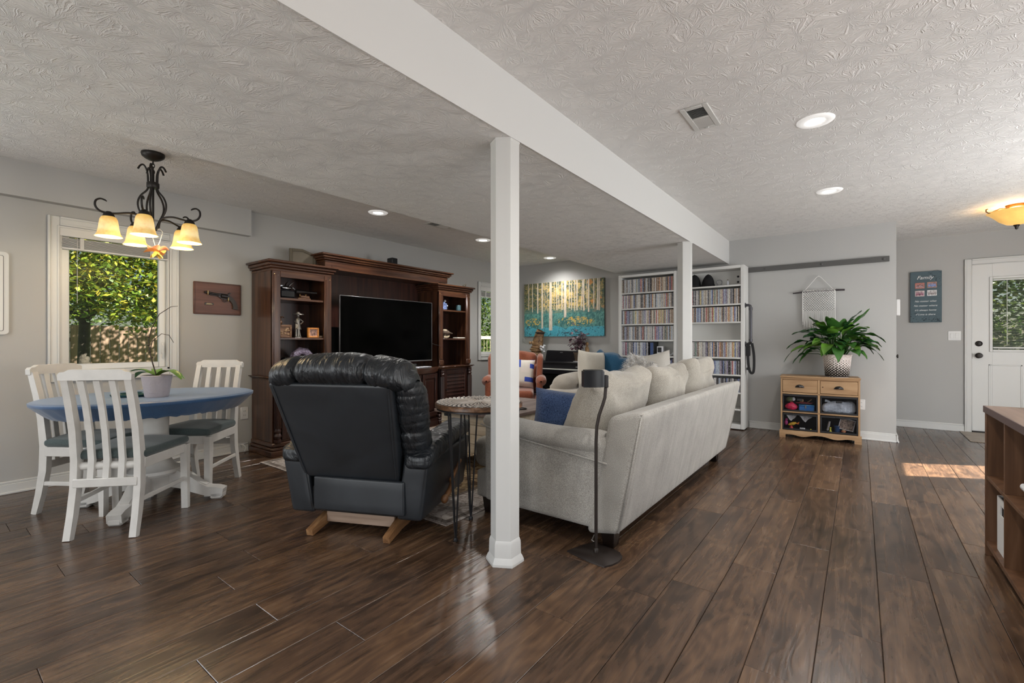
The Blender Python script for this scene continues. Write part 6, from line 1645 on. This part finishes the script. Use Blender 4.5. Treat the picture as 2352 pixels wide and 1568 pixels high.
gun.M = at((.045, -.034, .028), (0, rad(96), 0)); gun.lathe([(.014, -.03), (.023, -.026), (.023, .028), (.014, .032)], n=12); gun.M = None
gun.prism([(.0, .052), (.015, .056), (.078, .05), (.095, .04), (.085, .012), (.06, -.005), (.02, .002), (-.005, .02)], -.038, -.026, 'y')
gun.tube([(.08, -.032, .045), (.098, -.032, .062), (.105, -.032, .06)], .005, 6)
gun.tube([(.03, -.032, 0), (.034, -.032, -.022), (.05, -.032, -.03), (.068, -.032, -.022), (.07, -.032, -.004)], .003, 6).tube([(.048, -.032, -.002), (.052, -.032, -.02)], .003, 6)
rv = gun.build('revolver', GM, t)
G().strip([(.082, .018), (.11, .0), (.135, -.035), (.145, -.075), (.142, -.095)], [.04, .038, .036, .04, .044], -.042, -.022, 'y').build('grip', pm('dark_grip', (.035, .025, .018), .45, bmp=.4, bsc=150), rv)
G().box(-.10, -.092, -.045, -.02, .032, .072, .002).box(.078, .085, -.045, -.02, -.02, .02, .002).build('brass_clip', BRASS, t)
G().box(-.118, -.042, -.0235, -.02, -.065, -.042, .002).build('name_plate', pm('dark_plate', (.02, .015, .012), .4), t)
g = G().box(-.108, -.052, -.0245, -.0235, -.058, -.0555).box(-.10, -.06, -.0245, -.0235, -.051, -.0485); g.build('plate_engraving', BRASS, t)

# ------------------------------------------------------------------ walnut cube shelf in the right foreground
t = thing('cube_shelf', 'walnut cube shelf unit at the right edge of the picture', 'shelf', (.735, 2.70, 0))
WAL = wood('walnut_laminate', (.07, .030, .013), (.115, .053, .024), (.16, .08, .04), 'z', 5, .4, rnd=False)
WALH = wood('walnut_laminate_sheen', (.14, .088, .065), (.21, .138, .108), (.29, .195, .16), 'y', 5, .28, rnd=False)  # top panel colour made paler to carry the bright window sheen
EDGE = pm('walnut_edge', (.10, .065, .062), .45)
B = lambda nm, g, m: g.build(nm, m, t, world=True)
cx0, cx1, cy0, cy1, ct = .527, .92, 1.93, 3.445, .78
B('top_panel', G().box(cx0 - .004, cx1, cy0, cy1 + .004, ct - .035, ct, .003), WALH)
B('end_panel', G().box(cx0, cx1, cy1 - .03, cy1, .0, ct - .035, .002), WAL); B('end_panel', G().box(cx0, cx1, cy0, cy0 + .03, 0, ct - .035, .002), WAL)
for k in range(1, 4): y = cy1 - .015 - k * (cy1 - cy0 - .03) / 4; B('divider', G().box(cx0 + .004, cx1 - .01, y - .008, y + .008, .075, ct - .035, .001), WAL)
B('shelf', G().box(cx0 + .002, cx1 - .01, cy0 + .03, cy1 - .03, .400, .418, .001), WAL); B('bottom_panel', G().box(cx0 + .002, cx1 - .01, cy0 + .03, cy1 - .03, .055, .078, .001), WAL)
B('toe_kick', G().box(cx0 + .03, cx0 + .045, cy0 + .03, cy1 - .03, 0, .055), pm('dark_back', (.02, .016, .014), .9)); B('back_panel', G().box(cx1 - .01, cx1 - .004, cy0 + .03, cy1 - .03, .06, ct - .036), WAL)
B('edge_banding', G().box(cx0 - .006, cx0 - .0035, cy0, cy1 + .004, ct - .034, ct - .001), EDGE); 
t = thing('fabric_bin', 'white fabric bin with a handle slot in the lower shelf cell', 'bin', (.735, 3.20, .0785))
g = G(); BW_ = pm('white_bin_cloth', (.62, .61, .59), .85, bmp=.3, bsc=120)
for (a, b_, c, d_) in ((-.185, .15, -.115, -.11), (-.185, .15, .105, .11), (.145, .15, -.11, .105)): g.box(a, b_, c, d_, 0, .27, .002)
g.box(-.185, -.18, -.11, .105, 0, .19, .001).box(-.185, -.18, -.11, -.045, .19, .235).box(-.185, -.18, .04, .105, .19, .235).box(-.185, -.18, -.11, .105, .235, .27, .001).box(-.18, .145, -.11, .105, 0, .004)
g.build('bin_body', BW_, t)
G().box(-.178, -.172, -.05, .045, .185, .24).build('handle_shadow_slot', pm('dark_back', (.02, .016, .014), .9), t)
t = thing('plastic_tray', 'white plastic lidded tray on the upper shelf at the right edge', 'tray', (.72, 2.74, .4185))
G().rbox(-.165, .14, -.12, .12, 0, .07, .02, 3, 2).build('tray_body', pm('pale_plastic', (.6, .62, .68), .35), t); G().rbox(-.178, .15, -.13, .13, .07, .10, .014, 3, 2).build('tray_lid', pm('white_plastic', (.7, .71, .73), .3), t)

# ------------------------------------------------------------------ chandelier
t = thing('chandelier', 'five light dark iron chandelier with amber bell shades over the table', 'chandelier', (-3.97, 1.06, 0))
G().lathe([(.008, 2.385), (.026, 2.39), (.047, 2.40), (.065, 2.415), (.069, 2.43), (.067, 2.44)], n=28).build('canopy', IRON, t)
for k in range(4):
    z = 2.375 - k * .022; g = G(); h_ = k % 2
    g.tube([((.009 * cos(a)) * (1 - h_), .009 * cos(a) * h_, z + .016 * sin(a)) for a in [2 * PI * i / 12 for i in range(12)]], .0028, 6, closed=True); g.build('chain_link', IRON, t)
G().lathe([(.006, 2.03), (.007, 2.0), (.008, 2.31), (.004, 2.318)][1:], n=10).tube([(0, 0, 2.305), (0, 0, 2.325)], .003, 6).build('column', IRON, t)
G().lathe([(.034, 2.195), (.037, 2.2), (.037, 2.228), (.034, 2.233)], n=16).build('collar', IRON, t)
YG = pm('amber_bell_glass', (.80, .52, .17), .3, var=.18, vs=25, emit=(1.0, .62, .2), es=.38)
WG = pm('lit_frosted_glass', (.9, .8, .6), .4, emit=(1.0, .80, .48), es=1.15)
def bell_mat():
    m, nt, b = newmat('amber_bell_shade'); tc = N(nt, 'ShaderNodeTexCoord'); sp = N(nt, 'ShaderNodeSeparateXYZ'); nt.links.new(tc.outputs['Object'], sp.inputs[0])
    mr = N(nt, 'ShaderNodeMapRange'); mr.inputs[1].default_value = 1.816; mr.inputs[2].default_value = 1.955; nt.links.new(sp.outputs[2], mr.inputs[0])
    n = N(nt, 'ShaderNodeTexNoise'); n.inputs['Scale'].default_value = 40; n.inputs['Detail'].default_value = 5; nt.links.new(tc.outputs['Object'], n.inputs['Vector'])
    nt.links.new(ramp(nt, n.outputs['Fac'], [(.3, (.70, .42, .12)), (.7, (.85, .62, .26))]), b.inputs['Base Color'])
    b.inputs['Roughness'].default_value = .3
    # bulb light through the glass, painted as an emission ramp by height
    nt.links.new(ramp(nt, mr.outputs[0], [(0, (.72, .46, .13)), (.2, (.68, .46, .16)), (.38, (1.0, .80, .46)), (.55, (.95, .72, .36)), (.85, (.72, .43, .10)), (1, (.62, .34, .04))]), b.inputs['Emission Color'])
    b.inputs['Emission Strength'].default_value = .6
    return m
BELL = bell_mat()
rho = .235
for k in range(5):
    a = rad(46 + 72 * k); ca_, sa_ = cos(a), sin(a)
    P3 = lambda r, z: (r * ca_, r * sa_, z)
    # cage rib running from the plume on top, through the collar, down to the tail and out to the arm
    rib = [(.083, 2.312), (.07, 2.338), (.054, 2.347), (.04, 2.328), (.030, 2.29), (.028, 2.23), (.028, 2.19), (.04, 2.165), (.067, 2.13), (.083, 2.085), (.079, 2.035), (.055, 1.985), (.034, 1.94), (.02, 1.90)]
    G().tube(sm([P3(r, z) for r, z in rib]), .0062, 6).build('cage_rib', IRON, t)
    armp = [(.036, 1.915), (.045, 1.965), (.075, 1.99), (.13, 1.995), (.19, 1.98), (.235, 1.972), (.28, 1.982), (.302, 2.01), (.30, 2.045), (.278, 2.062), (.255, 2.058), (.245, 2.05)]
    ar = G().tube(sm([P3(r, z) for r, z in armp], 4), [.0065] * 37 + [.006] * 4 + [.005, .0045, .004, .004], 6).build('arm', IRON, t)
    G().lathe([(.012, 1.985), (.02, 1.978), (.030, 1.964), (.033, 1.947), (.028, 1.942)], rho * ca_, rho * sa_, 18).build('socket_cup', IRON, ar)
    prof = [(.027, 1.953), (.039, 1.946), (.047, 1.93), (.0515, 1.90), (.055, 1.87), (.061, 1.84), (.0705, 1.821), (.0745, 1.816), (.071, 1.8165), (.058, 1.842), (.052, 1.872), (.047, 1.91), (.038, 1.94)]
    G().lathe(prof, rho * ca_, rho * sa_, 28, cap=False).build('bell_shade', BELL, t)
    G().ball((rho * ca_, rho * sa_, 1.885), (.020, .020, .030), 12, 8).build('bulb', pm('lit_bulb', (1, .9, .7), .4, emit=(1, .82, .52), es=1.0), t)
    d = bpy.data.lights.new('chandelier_bulb', 'POINT'); d.energy = 3.8; d.color = (1, .80, .50); d.shadow_soft_size = .03
    o = bpy.data.objects.new('chandelier_bulb', d); o.location = (rho * ca_, rho * sa_, 1.795); C.objects.link(o); o.parent = t
G().lathe([(.004, 1.865), (.012, 1.88), (.016, 1.90), (.008, 1.915), (.007, 2.02)], n=12).build('finial', IRON, t)
t = thing('flower_ornament', 'orange silk flower hanging on a white ribbon under the chandelier', 'flower', (-3.95, 1.075, 1.735))
G().tube([(0, 0, .03), (-.025, -.012, .10), (-.035, -.02, .15)], .0025, 6).tube([(0, 0, .03), (.012, .02, .10), (.02, .03, .155), (.0, .02, .175), (-.02, -.005, .175)], .0025, 6).build('ribbon', PLATE, t)
OR = [pm('silk_orange', (.85, .38, .12), .6), pm('silk_peach', (.90, .52, .35), .6), pm('silk_yellow', (.85, .55, .10), .6)]
for k in range(6):
    a = k * PI / 3 + .3; g = blade(G(), (0, 0, .012), a, .072, .075, .03 * (k % 2) + .005, .02, 7, .25); g.build('petal', OR[k % 2], t, sharp=None)
G().ball((0, 0, .0), (.018, .018, .02)).build('flower_heart', OR[2], t)
for k in range(4): g = blade(G(), (0, 0, -.005), k * PI / 2 + .8, .04, .03, .0, .03, 5, .2); g.build('petal', OR[2], t, sharp=None)

# ------------------------------------------------------------------ outdoors
struct('trim_5', G().box(-2, 3.6, YD + .16, 9.9, 2.5, 2.6).box(3.45, 3.6, 9.7, 9.85, -.36, 2.5), TRIM)      # unseen porch roof, added to keep the sun off the entry door
GRASS = pm('lawn', (.10, .16, .04), .9, var=.4, vs=3)
struct('lawn', G().box(-26, -5.3, -8, 26, -.5, -.36).box(-5.3, 14, 8.1, 22, -.5, -.36), GRASS)
FW = wood('cedar_fence_board', (.15, .09, .06), (.22, .14, .10), (.29, .19, .135), 'z', 5, .75)
t = thing('garden_fence', 'weathered board fence at the end of the garden beyond the window', 'fence', (-12, 2.7, -.36))
R_ = random.Random(8)
for k in range(30):
    y = .6 + k * .146; G().box(-12.0, -11.98, y, y + .138, -.34, 1.42 + R_.uniform(-.015, .015), .004).build('fence_board', FW, t, world=True)
G().box(-12.04, -12.0, .6, 5.0, .1, .18).box(-12.04, -12.0, .6, 5.0, 1.1, 1.18).build('fence_rail', FW, t, world=True)
BARK = pm('tree_bark', (.05, .04, .03), .95, var=.35, vs=9, bmp=.9, bsc=14, bd=.03)
def leafmat(nm, cs):
    m, nt, b = newmat(nm); g_ = N(nt, 'ShaderNodeNewGeometry')
    nt.links.new(ramp(nt, g_.outputs['Random Per Island'], cs), b.inputs['Base Color']); b.inputs['Roughness'].default_value = .5
    tr = N(nt, 'ShaderNodeBsdfTranslucent'); mx = N(nt, 'ShaderNodeMixShader'); mx.inputs[0].default_value = .35
    for n in nt.nodes:
        if n.type == 'VALTORGB': nt.links.new(n.outputs[0], tr.inputs[0])
    o_ = nt.nodes['Material Output']; nt.links.new(b.outputs[0], mx.inputs[1]); nt.links.new(tr.outputs[0], mx.inputs[2]); nt.links.new(mx.outputs[0], o_.inputs[0])
    return m
def foliage(blobs, n, s, seed):
    R = random.Random(seed); g = G(); vs = []; fs = []
    tot = sum(b_[3] ** 2 for b_ in blobs)
    for (cx_, cy_, cz_, r) in blobs:
        for k in range(int(n * r * r / tot)):
            d = Vector((R.gauss(0, 1), R.gauss(0, 1), R.gauss(0, 1))).normalized() * r * (R.random() ** .33)
            c = Vector((cx_, cy_, cz_)) + d; u = Vector((R.gauss(0, 1), R.gauss(0, 1), R.gauss(0, .7))).normalized(); w = u.cross(Vector((R.gauss(0, .4), R.gauss(0, .4), 1))).normalized(); L = s * R.uniform(.7, 1.3); i = len(vs)
            vs += [tuple(c - u * L), tuple(c + w * L * .6 + u * L * .1), tuple(c + u * L), tuple(c - w * L * .6 + u * L * .1)]; fs.append([i, i + 1, i + 2, i + 3])
    return g.add(vs, fs)
t = thing('garden_tree', 'maple tree with yellow green leaves outside the dining window', 'tree', (-9.5, 1.65, -.36))
G().tube([(-9.5, 1.65, -.4), (-9.5, 1.66, .6), (-9.48, 1.68, 1.5), (-9.4, 1.8, 2.2)], [.10, .075, .065, .05], 10).build('trunk', BARK, t, world=True)
G().tube([(-9.48, 1.68, 1.45), (-9.42, 2.0, 1.85), (-9.3, 2.5, 2.1)], [.06, .045, .02], 8).build('branch', BARK, t, world=True); G().tube([(-9.48, 1.68, 1.4), (-9.6, 1.35, 1.8), (-9.6, 1.0, 2.2)], [.05, .04, .02], 8).build('branch', BARK, t, world=True)
LM = leafmat('maple_leaves', [(0, (.05, .10, .012)), (.4, (.12, .19, .016)), (.75, (.27, .29, .028)), (1, (.40, .31, .04))])
o = foliage([(-9.3, 1.3, 2.2, .75), (-9.2, 2.1, 2.15, .7), (-9.4, 2.8, 2.0, .7), (-9.5, 1.8, 3.0, 1.0), (-9.3, 2.9, 2.9, .9), (-9.6, .9, 2.9, .8), (-8.9, 2.45, 1.72, .38), (-10.2, 2.2, 3.2, 1.0), (-8.9, 1.75, 1.95, .4), (-9.2, 3.1, 1.75, .4), (-9.5, 3.8, 3.0, .9), (-9.7, 4.4, 2.5, .8), (-9.9, 2.9, 3.9, .9), (-9.2, 2.2, 1.62, .42), (-9.3, 2.75, 1.55, .35), (-9.3, 1.35, 1.75, .4), (-9.0, 1.75, 1.8, .42), (-9.2, 3.05, 1.7, .35)], 19000, .046, 3).build('foliage', LM, t, world=True, sharp=None); o['kind'] = 'stuff'
LM2 = leafmat('hedge_leaves', [(0, (.025, .055, .01)), (.5, (.06, .11, .02)), (1, (.17, .20, .045))])
def bush(loc, blobs, n, label, cat='bush'):
    t = thing('garden_bush', label, cat, loc)
    G().tube([(loc[0], loc[1], loc[2] - .02), (loc[0], loc[1], loc[2] + 1.2)], .04, 6).build('stem', BARK, t, world=True)
    o = foliage(blobs, n, .055, 7).build('foliage', LM2, t, world=True, sharp=None); o['kind'] = 'stuff'
bush((-8.2, 9.3, -.36), [(-8.2, 9.3, .5, 1.1), (-8.2, 9.1, 1.7, 1.0), (-8.6, 10.2, 1.0, 1.1), (-7.8, 8.4, .3, .8), (-8.3, 9.6, 2.6, .9)], 6500, 'green bush outside the narrow window behind the wall unit')
bush((-15, 3.5, -.36), [(-15, 1.5, 2.0, 1.6), (-15, 3.4, 2.2, 1.7), (-15, 5.2, 2.0, 1.6), (-15.4, 2.4, 4.2, 1.8), (-15.4, 4.6, 4.2, 1.8)], 14000, 'dark green trees beyond the board fence outside the dining window', 'tree')
bush((1.9, 11.2, -.36), [(1.4, 11.2, .5, 1.1), (2.2, 11.3, 1.6, 1.1), (1.2, 11.4, 1.9, .9), (2.8, 11.6, .8, 1.2), (2.0, 11.5, 2.8, 1.0), (3.2, 11.8, 2.2, 1.1), (1.0, 11.8, 2.9, 1.0), (2.4, 12.2, 1.2, 1.2)], 11000, 'sunlit bush seen through the blinds of the entry door')
t = thing('garden_railing', 'pale garden railing in front of the bush outside the narrow window', 'railing', (-6.6, 7.4, -.36))
GR = pm('pale_rail_paint', (.40, .34, .24), .6)
G().box(-6.62, -6.56, 6.7, 8.3, 1.15, 1.22, .004).build('top_rail', GR, t, world=True); G().box(-6.61, -6.57, 6.7, 8.3, .15, .20, .004).build('bottom_rail', GR, t, world=True)
for y in (6.72, 8.24): G().box(-6.63, -6.55, y, y + .06, -.36, 1.15, .003).build('post', GR, t, world=True)
for k in range(13): y = 6.85 + k * .105; G().box(-6.594, -6.586, y, y + .008, .20, 1.15).build('baluster', GR, t, world=True)
